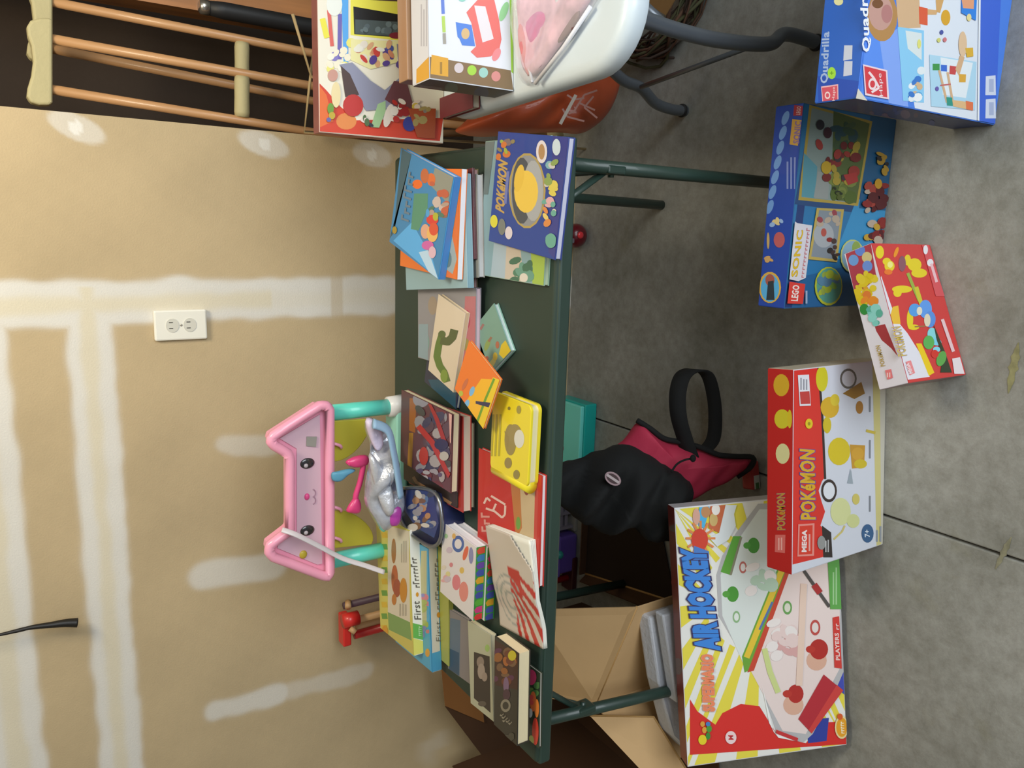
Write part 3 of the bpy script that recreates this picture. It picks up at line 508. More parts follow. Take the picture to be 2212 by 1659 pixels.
# 6 red-cornered electronic game box on the white table
r, f, t, l, rt = carton('toy_box', 'tall toy box with black window and orange lower corner standing on white table', 'box', (.168, 1.49, T), .42, .262, .035, 0, 2, ['93342a', '86504c', 'c8b8a8', 'a04038', '8a4038', '9c3a30'])
f.uvrect(0, 0, 1, 1, 'ebe6d6'); f.poly([(690, 180), (705, 195), (735, 230), (770, 260), (960, 255), (950, 305), (688, 292)], 'd2442e'); f.poly([(690, 185), (705, 205), (720, 262), (690, 275)], 'e27038'); f.ell(748, 262, 22, 18, 'e08a4c')
f.poly([(757, -5), (882, -5), (882, 90), (757, 76)], 'e6df55'); f.poly([(763, 14), (877, 34), (877, 82), (765, 74)], '17181a'); f.poly([(767, 42), (875, 48), (875, 80), (767, 73)], '4a5658'); f.blobs(768, 45, 870, 68, 12, ['66767a', '3a4446', '56646a'], 7, 3); f.ell(856, 77, 16, 7, '7a2230')
f.poly([(795, -10), (872, -10), (872, 4), (800, 0)], '4a3634'); f.poly([(737, -5), (752, -5), (752, 138), (742, 140)], '5aa8ec'); f.stroke([(734, 30), (733, 128)], 9, '6f66b4'); f.ell(722, 122, 9, 10, '857cc4'); f.stroke([(710, 22), (717, 100)], 8, 'd9655c'); f.ell(722, 10, 17, 25, 'e8ece6'); f.stroke([(696, 40), (706, 82)], 12, 'e8e04c'); f.blobs(700, 90, 760, 150, 14, ['efe9d2', 'e8e27c', 'f2efe0'], 9, 3)
f.poly([(757, 85), (877, 90), (877, 130), (800, 150), (757, 130)], 'e9e3a8'); f.blobs(770, 95, 865, 140, 24, ['c9463f', 'e4dcd0', 'd08a6a', '5a4694', '4c56a0', 'e8e6da', 'd9a880'], 9, 21); f.poly([(856, 95), (878, 100), (878, 180), (862, 170)], '857f9a')
f.poly([(732, 140), (760, 135), (800, 175), (830, 195), (860, 170), (878, 178), (878, 230), (830, 235), (790, 240), (762, 190)], '8f92aa'); f.poly([(735, 142), (755, 160), (775, 205), (745, 210)], '51403f'); f.ell(762, 228, 22, 24, 'bf3a38'); f.poly([(850, 175), (878, 178), (895, 240), (860, 235), (830, 215)], '6a4048'); f.ell(718, 163, 11, 13, 'c9988a'); f.ell(725, 205, 10, 28, 'ead9a8')
f.poly([(800, 275), (815, 225), (832, 218), (832, 240), (818, 276)], 'a3c796'); f.ell(838, 250, 9, 26, 'e6dcd2', 15); f.blobs(845, 215, 900, 262, 16, ['b8302c', 'e6d8cc', 'd9c052', '9c2a2c', 'e8e2da'], 8, 22); f.ell(883, 268, 14, 16, '39429a'); f.blobs(775, 255, 800, 270, 5, ['e8d6d0', '55704a', '3a3a48'], 7, 23)
f.ell(713, 235, 7, 12, '6b9a3c'); f.ell(716, 250, 7, 8, 'c0a83c'); f.ell(709, 259, 5, 5, '6a66a8'); f.poly([(880, 235), (940, 235), (938, 300), (900, 297)], 'a8502e'); f.blobs(890, 230, 925, 270, 6, ['a89a62', '8c8a84'], 8, 5)
f.done(r, 'front_print'); t.done(r)
# 7 brown box behind, then the white animal-block box
r, f, t, l, rt = carton('cardboard_box', 'plain brown box standing behind the white picture box on the white table', 'box', (.247, 1.298, T), .45, .176, .035, 3.5, 0, ['7a5a40', 'a47c5a', '96704e', '8a6848', '8a6848', '7d5c42'])
l.ell(888, 190, 7, 9, '9cc64a'); f.ell(888, 190, 7, 9, '9cc64a'); f.done(r, 'sticker', INK)
r, f, t, l, rt = carton('toy_box', 'white toy box with a red animal picture and brown side strip on white table', 'box', (.240, 1.232, T), .45, .168, .062, 3.5, 0, ['6a543c', 'd9dae2', 'e6eaf2', '8a7050', 'a08a6a', '4c4238'])
f.uvrect(0, 0, 1, 1, 'e9edf5'); f.poly([(925, 122), (1103, 152), (1112, 210), (925, 175)], '8a7254'); f.poly([(1100, -20), (1108, -20), (1112, 160), (1104, 155)], 'a8dc48')
f.poly([(932, 118), (968, 126), (968, 166), (930, 160)], 'e2a93e'); f.bars(948, 128, 958, 160, 1, 'a8803a')
for c, q in (((991, 147), 'd8cdd0'), ((1019, 152), 'aadc52'), ((1044, 157), 'a3d6cc'), ((1071, 165), 'dd9590')): f.ell(c[0], c[1], 10, 11, q)
f.poly([(1007, 27), (1040, -10), (1065, -10), (1078, 45), (1083, 85), (1078, 108), (1060, 122), (1030, 125), (1016, 112), (1028, 100), (1018, 50)], 'ea7a74'); f.poly([(1024, 12), (1048, 14), (1066, 84), (1042, 92)], 'e9e6ea'); f.ell(1072, 118, 8, 15, 'ee9498', 25)
f.poly([(984, 48), (1018, 54), (1026, 100), (998, 98), (992, 84), (988, 80)], '5b8ce2'); f.ell(1005, 73, 9, 12, 'dcbc88'); f.stroke([(955, -10), (957, 30)], 7, '6a86d8'); f.stroke([(957, 35), (959, 70)], 7, 'b9d86a'); f.stroke([(959, 72), (960, 95)], 7, 'a8a49a'); f.ell(1088, 25, 8, 22, '9bd49a', 20); f.ell(998, -2, 8, 6, '9ad8cc')
f.done(r, 'front_print')
t.uvrect(0, 0, 1, 1, 'd9dae2'); t.bars(908, -10, 925, 100, 3, 'b9b8c2'); t.poly([(900, 150), (936, 118), (940, 170), (900, 195)], 'dba43c'); t.done(r, 'top_print')
l.uvrect(0, 0, 1, 1, '4a4038'); l.ell(975, 190, 14, 13, '55655c'); l.ell(1040, 200, 16, 13, '3c4460'); l.poly([(935, 205), (1045, 225), (1045, 232), (935, 214)], '9a8a80'); l.done(r, 'shaded_end_print')  # shade of this end is painted into its dark brown and icons
def booklet(name, label, cat, a, w_, d, z0, z1, rz, c, group=None):
    M4 = Matrix.Translation((a[0], a[1], z0)) @ Matrix.Rotation(math.radians(rz), 4, 'Z'); r = thing_m(name, M4, label, cat, group)
    box('cover', (0, 0, 0), (w_, d, .0015), mat('cover_'+c, c, .5), r, M4); box('page_block', (.003, .002, .0015), (w_-.001, d-.002, z1-z0-.0015), mat('paper', 'd8cfbd', .8), r, M4); box('cover', (0, 0, z1-z0-.0015), (w_, d, z1-z0), MC['cover_'+c], r, M4); return r
booklet('book', 'dark red book lying flat at the left edge of the white table', 'book', (.222, 1.345), .04, .13, T+.0005, T+.017, 3.5, '6a2a30')
# clear bag with pink and white contents
P = [on_z(p, T+.006) for p in ((1117, -60), (1113, 100), (1120, 165), (1154, 184), (1215, 110), (1280, 18), (1300, -60))]
r = thing('plastic_bag', P[2], 'clear zip bag of pink and white pieces on the white table', 'bag')
puff('contents', [p+(sum(P, Vector())/7-p)*.18+Vector((0, 0, .001)) for p in P], .012, mat('pink_white_pieces', 'd5a9b9', .5, noise=.45, scale=22), r, lump=.5, seed=3, n=Vector((0, 0, 1)), back=.3)
for q, cc in (([(1135, 40), (1165, 20), (1195, 50), (1185, 110), (1160, 150), (1145, 100)], 'c75a98'), ([(1195, 55), (1245, 15), (1250, 45), (1215, 90), (1195, 85)], '75504e'), ([(1120, 60), (1132, 50), (1145, 140), (1140, 165), (1128, 120)], 'c9787c'), ([(1200, -20), (1260, -30), (1250, 10), (1210, 30)], 'e0e4ea')):
    puff('piece', [on_z(p, T+.012) for p in q], .005, mat('piece_'+cc, cc, .5, noise=.2, scale=40), r, lump=.5, seed=5, n=Vector((0, 0, 1)), back=.3)
puff('clear_film', P, .019, mat('clear_film', 'f2f2f6', .12, alpha=.28, coat=1.), r, lump=.35, seed=7, n=Vector((0, 0, 1)), back=.3)
tube('zip_seal', [on_z(p, T+.012) for p in ((1156, 180), (1216, 104), (1276, 14))], .0035, mat('white_seal', 'e6e6ee', .3, coat=.5), r, 8)
tube('zip_seal', [on_z(p, T+.012) for p in ((1150, 178), (1135, 110), (1127, 30))], .0025, MC['white_seal'], r, 8)
# ---------------------------------------------------------------- books on the green table
def book(name, label, z0, z1, fl, fr, bl, cov, pages='e2dccd', spine='front', group=None, cat='book', ct=.0022, spcol=None, w_=None, dd=None, soft=0):
    a, b, c = on_z(fl, z1), on_z(fr, z1), on_z(bl, z1); U = (b-a); W_ = w_ or U.length; U.normalize(); Vn = Vector((-U.y, U.x, 0)); D = dd or (c-a).dot(Vn)
    M4 = Matrix(((U.x, Vn.x, 0, a.x), (U.y, Vn.y, 0, a.y), (0, 0, 1, z0), (0, 0, 0, 1))); h = z1-z0
    r = thing_m(name, M4, label, cat, group); cm = mat('cover_'+cov, cov, .42, coat=.2); pm = mat('paper_'+pages, pages, .85, noise=.05, scale=60, stretch=(1, 1, 30))
    ov = .0 if soft else .002
    box('back_cover', (0, 0, 0), (W_, D, ct), cm, r, M4, bevel=.0006); fc = box('front_cover', (0, 0, h-ct), (W_, D, h), cm, r, M4, bevel=.0006)
    q = dict(front=((0, 0, ct), (W_, ct, h-ct)), back=((0, D-ct, ct), (W_, D, h-ct)), left=((0, 0, ct), (ct, D, h-ct)), right=((W_-ct, 0, ct), (W_, D, h-ct)))
    if spine: S_ = box('spine', *q[spine], mat('cover_'+(spcol or cov), spcol or cov, .42, coat=.2), r, M4)
    g = [ov, ov, W_-ov, D-ov]
    if spine == 'front': g[1] = ct
    if spine == 'back': g[3] = D-ct
    if spine == 'left': g[0] = ct
    if spine == 'right': g[2] = W_-ct
    box('page_block', (g[0], g[1], ct), (g[2], g[3], h-ct), pm, r, M4)
    A = Art(Vector((a.x, a.y, z1)), U*W_, Vn*D, (0, 0, 1)); S = Art(Vector((a.x, a.y, z0)), U*W_, Vector((0, 0, h)), -Vn); A.par = fc; return r, A, S
G1 = 'stacked storybooks at the back left of the green table'
r, A, S = book('picture_book', 'thin yellow-green storybook at the bottom of the back left stack', T+.0005, T+.013, (969, 1440), (969, 1297), (880, 1400), 'a8ac4e', group=G1, w_=.27, dd=.2)
r, A, S = book('picture_book', 'blue storybook with white spine under the yellow bordered storybook', T+.0135, T+.037, (934, 1453), (925, 1186), (855, 1405), '4aa0c8', spcol='cfcabf', group=G1)
A.uvrect(0, 0, 1, 1, '56a6cc'); A.poly([(910, 1190), (922, 1190), (922, 1350), (905, 1330)], 'bcb98a'); A.blobs(905, 1255, 925, 1370, 10, ['b99fc0', 'd07a86', 'a8b45c', '8a86c0'], 8, 2); A.ell(924, 1410, 5, 9, 'd9a040'); A.poly([(924, 1186), (934, 1186), (938, 1455), (930, 1455)], '3fa6e0'); A.done(r)
S.uvrect(0, .1, 1, .95, 'cfc9bc'); S.squig((951, 1318), (949, 1205), (940, 1318), '77726a', 11, 3); S.text('First', (953, 1385), (951, 1342), (942, 1385), '6b665c', .0); S.ell(947, 1328, 4, 6, 'c98a2a'); S.uvrect(0, 0, .16, 1, '4d9ac0'); S.done(r, 'spine_print')
r, A, S = book('picture_book', 'yellow and green bordered storybook with cream page, on top of the stack', T+.0375, T+.062, (894, 1417), (884, 1146), (823, 1383), 'c9c25a', spcol='ecebe2', group=G1)
A.uvrect(0, 0, 1, 1, 'd3c966'); A.poly([(838, 1135), (884, 1146), (886, 1344), (838, 1322)], 'dad0bd'); A.poly([(838, 1322), (886, 1344), (890, 1385), (840, 1360)], '7fa05e'); A.poly([(840, 1360), (892, 1385), (894, 1420), (842, 1395)], 'cdbf62')
for i in range(9): A.poly([(824, 1150+i*25), (836, 1150+i*25), (838, 1162+i*25), (826, 1162+i*25)], '6a9c44' if i % 2 else 'd9b73c')
A.ell(851, 1190, 5, 27, 'a8703c'); A.ell(853, 1250, 7, 30, 'b9653c'); A.ell(858, 1270, 8, 20, 'a3523a'); A.ell(872, 1275, 8, 27, 'c9892f'); A.ell(852, 1295, 5, 12, 'c07a3a'); A.bars(866, 1160, 880, 1215, 3, 'b8ae9c'); A.bars(862, 1300, 880, 1330, 3, 'b8ae9c'); A.ell(832, 1365, 7, 14, 'd69a30'); A.done(r)
S.uvrect(0, 0, 1, 1, 'ecebe2'); S.poly([(890, 1346), (915, 1350), (915, 1382), (892, 1378)], '6cb552'); S.poly([(890, 1379), (918, 1383), (918, 1425), (892, 1420)], 'e0da6c'); S.squig((907, 1270), (899, 1203), (892, 1270), '6a655c', 9, 4); S.text('First', (910, 1338), (906, 1298), (895, 1338), '5a564e', .01); S.ell(901, 1284, 3, 5, 'd99a2a'); S.squig((910, 1374), (910, 1352), (900, 1374), 'bfe0a8', 5); S.done(r, 'spine_print')
# dark blue tin
P = [on_z((p[0]-2, p[1]+8), T+.055) for p in ((874, 1046), (866, 1075), (868, 1110), (885, 1140), (915, 1163), (938, 1172), (952, 1160), (957, 1130), (955, 1095), (945, 1060), (915, 1046))]
r = thing('storage_tin', sum(P, Vector())/len(P)-Vector((0, 0, .055)), 'dark blue tin with rounded corners and grey rim behind the comics', 'tin')
c = sum(P, Vector())/len(P)
loft('tin_body', [[p-Vector((0, 0, .0545)) for p in P], [p-Vector((0, 0, .006)) for p in P], [p for p in P]], mat('navy_tin', '2d3560', .35, metal=.3), r)
tube('rim', spline(P+[P[0]], 4)[:-1], .0045, mat('grey_rim', '8b8f94', .3, metal=.8), r, 8, closed=True)
A = Art(c-Vector((.1, .1, 0)), (.2, 0, 0), (0, .2, 0), (0, 0, 1)); A.poly([(878, 1055), (872, 1100), (900, 1140), (938, 1162), (948, 1130), (935, 1062)], '2f3f7c'); A.blobs(890, 1065, 935, 1145, 26, ['7c5a48', 'b98a60', '9a9aa4', 'd0ccc8', '39508c', '5a78a8', '3c4258'], 9, 4); A.done(r, 'lid_print')
# comics stack
G2 = 'comic books piled in the middle of the green table'
r, A, S = book('comic_book', 'thick paperback with cream pages at the bottom of the comic pile', T+.0005, T+.016, (1012, 1100), (1012, 915), (905, 1050), '5d5246', 'cfc4a4', None, G2, dd=.25)
r, A, S = book('comic_book', 'red covered comic collection second from the bottom of the pile', T+.0165, T+.037, (1000, 1108), (1000, 900), (893, 1040), 'a8342e', 'dcc9b4', None, G2, dd=.25); A.done(r)
r, A, S = book('comic_book', 'black covered comic sticking out left under the topmost comic', T+.0375, T+.043, (985, 1098), (985, 920), (886, 1034), '28201e', 'cdbfa4', None, G2, dd=.245); A.stroke([(893, 1030), (900, 1042), (975, 1088)], 7, '8a6848'); A.done(r)
r, A, S = book('comic_book', 'comic with crowded red, blue and grey cover on top of the pile', T+.0435, T+.06, (974, 1066), (979, 895), (899, 1017), '5a3236', 'd9cba8', None, G2, dd=.235)
A.uvrect(0, 0, 1, 1, '5f3a42'); A.poly([(885, 860), (900, 860), (897, 935), (884, 930)], '9a5a2c'); A.poly([(884, 935), (893, 935), (890, 1010), (880, 1005)], 'a5762c'); A.ell(910, 862, 18, 18, '8f8a9a'); A.blobs(905, 880, 972, 1055, 46, ['6b3038', '44405a', '3c3a60', '8d8a94', '5a4450', '4a4648', 'a39ca0'], 13, 6)
A.stroke([(930, 865), (945, 905), (962, 955)], 9, 'a02f2e'); A.stroke([(905, 920), (935, 955), (975, 1030)], 12, 'b03430'); A.ell(917, 985, 10, 20, 'b2382f'); A.ell(955, 960, 15, 12, '2c2e54'); A.ell(961, 985, 10, 10, 'b5b0ac'); A.blobs(905, 1015, 960, 1050, 9, ['9a94a0', '5a4c6c', 'a8a4ac'], 8, 7); A.poly([(972, 890), (982, 895), (980, 960), (974, 955)], 'd8a8a4'); A.done(r)
# colourful board books
G3 = 'white board books with coloured wavy edges'
for i, (z0, z1, lab) in enumerate(((T+.0005, T+.0235, 'white board book with striped wavy edge, lower of the pair'), (T+.024, T+.047, 'white board book with pink and blue blots and striped edge, upper of the pair'))):
    dx = 0 if i else 24
    r, A, S = book('board_book', lab, z0, z1, (1022+dx, 1342), (1029+dx, 1182), (951+dx, 1277), 'e3dfe4', 'eeedf2', None, G3, ct=.003)
    S.uvrect(0, 0, 1, 1, '3c8f3e')
    for k in range(10): S.poly([(k/10, .12), (k/10+.085, .12), (k/10+.085, .7), (k/10+.05, .95), (k/10, .8)], ['44509a', 'd63c38', '6a4a9c', '4a5aa0', 'cf3f7c', '3f7ab0', 'd8a02c', '5ca83c', 'cf4a34', '4455a0'][(k*3+i) % 10], True)
    S.done(r, 'edge_print')
A.uvrect(0, 0, 1, 1, 'ddd8da'); A.ell(986, 1258, 9, 17, 'd77f88'); A.ell(1002, 1278, 10, 22, 'dc8a80'); A.ring(990, 1175, 13, 18, '4666a8', 'dfdadd', .6); A.ell(1006, 1195, 5, 16, 'd9694c', 15); A.ell(998, 1232, 5, 7, 'd9b860'); A.ell(975, 1220, 4, 5, 'd0848c'); A.ell(981, 1158, 4, 6, 'd9ae5c'); A.ell(964, 1158, 4, 5, 'a3c89a'); A.ell(968, 1240, 5, 6, 'd9d096'); A.ell(1018, 1200, 5, 18, '8a8ab8'); A.blobs(955, 1185, 972, 1260, 6, ['dba9ac', 'c9b9c8', 'd9cfc0'], 6, 3); A.done(r)
# red book under the yellow one
r, A, S = book('picture_book', 'red book with large pale lettering under the yellow board book', T+.0005, T+.012, (1164, 1270), (1171, 1028), (1030, 1262), 'c2342c', 'e9dde0', None, ct=.0025, spcol='e6dcd8')
A.uvrect(0, 0, 1, 1, 'c4332c'); A.poly([(1110, 1020), (1163, 1030), (1158, 1260), (1122, 1255)], 'c9b38e'); A.poly([(1100, 1010), (1122, 1020), (1128, 1140), (1115, 1165)], 'bd7a44'); A.stroke([(1160, 1040), (1156, 1200)], 7, 'c64a40'); A.ell(1138, 1050, 7, 20, '8a4a40'); A.ell(1120, 1130, 5, 14, '6fa048')
[A.stroke(p, 4.5, 'e3c4bb') for p in ([(1061, 1071), (1092, 1090)], [(1092, 1092), (1091, 1112), (1085, 1118)], [(1085, 1118), (1066, 1102), (1072, 1088)], [(1050, 1098), (1068, 1104)], [(1046, 1088), (1052, 1075), (1060, 1082)])]; A.squig((1060, 1150), (1058, 1105), (1040, 1150), 'd9958c', 3, 5); A.done(r)
# striped magazine with curled pages
a, b, c_ = on_z((1182, 1400), T+.004), on_z((1166, 1163), T+.004), on_z((1088, 1348), T+.004)
r = thing('magazine', a, 'floppy white magazine with red streaks and curled corner at the front edge', 'magazine')
def sheetgrid(name, a, b, c, m, parent, hf, th=.0012, n=18):
    U, W_ = b-a, c-a; V = [a+U*(i/n)+W_*(j/n)+Vector((0, 0, hf(i/n, j/n))) for j in range(n+1) for i in range(n+1)]
    Fc = [(j*(n+1)+i, j*(n+1)+i+1, (j+1)*(n+1)+i+1, (j+1)*(n+1)+i) for j in range(n) for i in range(n)]
    return mk(name, V, Fc, m, parent, smooth=True, solid=th)
WPAP = mat('glossy_white_page', 'e9e9e0', .4, coat=.2)
z12 = lambda i, j: (.010 if i > .45 else .010*max(0, (i-.2)/.25))
sheetgrid('back_cover', a, b, c_, WPAP, r, z12)
for k in range(3): sheetgrid('page', a, b, c_, WPAP, r, lambda i, j, k=k: z12(i, j)+.0018*(k+1)+.004*(k+1)*max(0, i-.55))
def magcol(u, v):
    base = np.array(lin('c9beb2')[:3]); red = np.array(lin('b8342c')[:3]); gr = np.array(lin('9a9c96')[:3])
    d = math.hypot((u-.33)*1.3, v-.62)
    if .62 > v and u < .62 and math.sin(34*math.atan2(v-.75, .75-u)) > .0 and math.hypot(u-.62, v-.62) > .18 and v < .58-.1*(u): return red
    if abs(d-.11) < .02 or abs(d-.22) < .018 or abs(d-.31) < .012: return gr
    if u > .42 and u < .66 and abs(v-.42-.1*(u-.4)) < .13: return red
    return base
n = 44; U, W_ = b-a, c_-a; hf = lambda i, j: z12(i, j)+.0085+.016*max(0, i-.55)+.03*max(0, i-.75)*max(0, .6-j)
V = [a+U*(i/n)+W_*(j/n)+Vector((0, 0, hf(i/n, j/n))) for j in range(n+1) for i in range(n+1)]
Fc = [(j*(n+1)+i, j*(n+1)+i+1, (j+1)*(n+1)+i+1, (j+1)*(n+1)+i) for j in range(n) for i in range(n) if not (i/n > .72 and j/n < .42*(i/n-.72)/.28+.0)]
mk('front_cover', V, Fc, vmat('glossy_cover', .35, .3), r, smooth=True, solid=.0008, vcols=[(*magcol(i/n, j/n), 1) for j in range(n+1) for i in range(n+1)])
# yellow board book
z0, z1 = T+.013, T+.036
a, b, c_ = on_z((1139, 1055), z1), on_z((1148, 877), z1), on_z((1058, 1020), z1); U = (b-a); W_ = U.length; U.normalize(); Vn = Vector((-U.y, U.x, 0)); D = (c_-a).dot(Vn)
M4 = Matrix(((U.x, Vn.x, 0, a.x), (U.y, Vn.y, 0, a.y), (0, 0, 1, z0), (0, 0, 0, 1)))
r = thing_m('board_book', M4, 'bright yellow board book with rounded spine and a grey-brown picture', 'book'); h = z1-z0; YEL = mat('yellow_cover', 'ecd92e', .35, coat=.4)
def rl(ins, z): return [M4 @ Vector((x, y, z)) for x, y in rrect(ins, ins, W_-ins, D-ins, .012-ins)]
loft('back_cover', [rl(0, 0), rl(0, .005)], YEL, r, False); loft('page_block', [rl(.003, .005), rl(.003, h-.005)], mat('paper_board', 'e6dcae', .7), r, False); loft('front_cover', [rl(0, h-.005), rl(0, h-.001), rl(.001, h)], YEL, r, False)
tube('spine', [M4 @ Vector((-.001, .004, h*.5)), M4 @ Vector((-.001, D-.004, h*.5))], h*.5+.001, YEL, r, 16)
A = Art(M4 @ Vector((0, 0, h)), U*W_, Vn*D, (0, 0, 1)); A.ell(1103, 950, 13, 34, '9a8a50'); A.ell(1112, 938, 15, 22, '9c8c56'); A.ell(1122, 948, 11, 20, 'dcdcd2'); A.ell(1098, 1000, 8, 12, '97864e'); A.poly([(1090, 930), (1100, 945), (1096, 975), (1094, 955)], '97864e'); A.ell(1121, 885, 5, 9, 'a39648'); A.ell(1100, 882, 3, 4, '8a8038'); A.ell(1116, 1025, 7, 10, '94864a')
for x in (1066, 1074, 1082): A.stroke([(x, 895), (x-4, 985)], 4, 'b8ac3c')
A.done(r)
# small orange book resting on the comics
r, A, S = book('picture_book', 'small orange and yellow book tilted across the comics beside the yellow book', T+.061, T+.067, (1044, 927), (1080, 820), (967, 890), 'e8742c', 'e8d9a0', None, ct=.0015)
A.uvrect(0, 0, 1, 1, 'ec7c2e'); A.poly([(1005, 870), (1040, 818), (1082, 820), (1045, 928), (1010, 905)], 'f3b92c'); A.poly([(1065, 815), (1082, 820), (1046, 928), (1032, 920)], 'e9cc2e'); A.stroke([(1068, 818), (1050, 860), (1030, 915)], 5, '6fa030'); A.ell(1020, 845, 5, 11, '7ab8ea', 20); A.ell(1009, 872, 5, 9, '7ab8ea', 20); A.poly([(1028, 866), (1060, 870), (1056, 880), (1028, 872)], '3a3a58'); A.ell(996, 850, 5, 6, 'b8bc4a'); A.ell(1005, 830, 4, 14, 'c9704a', 25); A.done(r)
# books with the green stroke cover
r, A, S = book('picture_book', 'navy and teal book showing at the left under the cream book', T+.0005, T+.010, (985, 884), (1012, 690), (912, 862), '2c3a5c', 'd0ccc0', None); A.uvrect(0, 0, 1, 1, '34374f'); A.poly([(925, 820), (985, 820), (985, 890), (930, 860)], '2c5872'); A.done(r)
r, A, S = book('picture_book', 'book with grey-mauve cover and pink edge beneath the cream book', T+.0105, T+.022, (1027, 808), (1029, 622), (903, 770), '96909a', 'd9bcc6', None)
A.uvrect(0, 0, 1, 1, '8f8d94'); A.poly([(1005, 640), (1028, 640), (1026, 810), (998, 810)], 'b86f78'); A.ell(1008, 745, 6, 14, '9c8c50'); A.ell(1010, 690, 6, 20, 'b0405c'); A.ell(918, 740, 10, 22, '7c9c9a'); A.ell(935, 660, 10, 20, '9c8c7c'); A.poly([(905, 700), (925, 700), (925, 780), (903, 770)], '8aa0ac'); A.done(r)
r, A, S = book('picture_book', 'cream book with a long green curved stroke on its cover', T+.0225, T+.034, (979, 848), (1005, 677), (922, 818), 'd8c9b4', 'd8c8a8', 'front', spcol='cdbd98')
A.stroke([(955, 722), (948, 745), (944, 770), (950, 790), (960, 805), (966, 825)], 15, '5f7838'); A.stroke([(952, 735), (968, 738), (978, 728), (982, 712)], 17, '56603a'); A.ell(955, 722, 8, 8, '59683a'); A.ell(960, 812, 8, 14, '7d9440'); A.done(r)
# small teal book
r, A, S = book('picture_book', 'small teal book with yellow corner alone on the green tabletop', T+.0005, T+.012, (1060, 806), (1104, 758), (1031, 699), '7fa79c', 'cfe0dc', 'left', spcol='b8742c')
A.uvrect(0, 0, 1, 1, '789f92'); A.poly([(1083, 745), (1092, 735), (1106, 760), (1088, 775), (1078, 765)], 'd9c02c'); A.poly([(1053, 790), (1066, 772), (1072, 780), (1058, 805)], 'c4bd68'); A.ell(1070, 770, 5, 9, 'd6be38'); A.ell(1053, 745, 5, 14, '8aa05a', 20); A.stroke([(1038, 712), (1045, 700)], 5, '9c7068'); A.stroke([(1056, 738), (1062, 728)], 5, '97705a'); A.stroke([(1072, 665), (1105, 752)], 4, 'a6d8dc'); A.ell(1075, 745, 4, 8, 'b06a50'); A.ell(1052, 774, 4, 5, '9c5a4c'); A.done(r)
S.done(r)
# right-hand stack
G4 = 'picture books stacked at the right back of the green table'
r, A, S = book('picture_book', 'olive and orange covered book at the bottom, sticking out left of the stack', T+.0005, T+.011, (1022, 690), (1024, 380), (880, 640), '6f6848', 'c9a0a0', None, G4, w_=.29, dd=.23)
A.uvrect(0, 0, 1, 1, '77704c'); A.ell(898, 605, 10, 16, 'a8703a'); A.ell(975, 640, 16, 14, 'b07a50'); A.ell(995, 640, 8, 18, '9c3f4c'); A.ell(925, 615, 18, 16, '86706a'); A.ell(970, 612, 26, 8, '5a6030'); A.ell(985, 600, 9, 8, 'c8982c'); A.done(r)
r, A, S = book('picture_book', 'grey and white book second from the bottom of the right stack', T+.0115, T+.026, (1034, 600), (1030, 375), (880, 575), '8b8d8c', 'd3d0d0', None, G4); A.done(r)
r, A, S = book('picture_book', 'dark red edged thin book inside the right stack', T+.0265, T+.032, (1026, 560), (1020, 362), (890, 540), '5c2c34', 'b9b4b2', None, G4)
r, A, S = book('picture_book', 'pale grey-blue book third from the top of the right stack', T+.0325, T+.047, (1010, 622), (1003, 374), (876, 585), '8fb0bc', 'd6dbe0', 'front', G4, spcol='86a9b6')
r, A, S = book('picture_book', 'orange book with white page edge just below the blue book', T+.0475, T+.062, (986, 604), (996, 365), (864, 578), 'e8772a', 'e9e4ec', 'front', G4, spcol='e9e6ee')
A.uvrect(0, 0, 1, 1, 'ea7a2c'); A.poly([(955, 530), (975, 500), (990, 560), (978, 592), (955, 575)], 'a3b0b0'); A.ell(968, 560, 8, 18, '6d8484'); A.ell(948, 354, 25, 14, '6a4c5c'); A.done(r)
r, A, S = book('picture_book', 'blue hardcover with a green board and crowd of bright shapes, top of the right stack', T+.0625, T+.078, (947, 604), (981, 382), (842, 514), '3f8fcf', 'd9e0ec', 'front', G4, spcol='4a84c8')
A.uvrect(0, 0, 1, 1, '3d86bf'); A.poly([(870, 310), (890, 330), (868, 430), (842, 515), (850, 505)], '3e5f70'); A.poly([(850, 520), (890, 480), (935, 560), (947, 604)], '58aef0'); A.poly([(905, 545), (925, 540), (947, 604), (925, 590)], 'b9d9f6'); A.poly([(940, 362), (982, 384), (968, 440), (930, 400)], '8f928a')
A.poly([(895, 418), (925, 418), (924, 450), (905, 498), (888, 495)], '55917a'); A.ell(902, 398, 11, 10, 'ea6f2c'); A.ell(932, 388, 9, 14, 'd8703c'); A.ell(918, 380, 9, 16, 'c06a44'); A.blobs(925, 395, 965, 470, 18, ['b09a90', '8f6a5c', '4f7a6a', 'c8b8b4', 'c06048'], 8, 2); A.ell(935, 475, 13, 11, 'd8403c'); A.ell(942, 468, 6, 9, 'b0b43c'); A.ell(920, 500, 10, 16, 'dca890'); A.ell(935, 505, 12, 18, 'e8b86c'); A.ell(925, 530, 13, 10, 'cf66b0'); A.ell(938, 495, 10, 14, 'd9543a'); A.ell(935, 545, 8, 13, 'dcb8cc'); A.ell(925, 460, 4, 9, '4fa0e0')
A.squig((884, 482), (896, 372), (866, 476), '6a7f94', 7, 6); A.ell(854, 497, 5, 8, 'a8903a'); A.done(r)
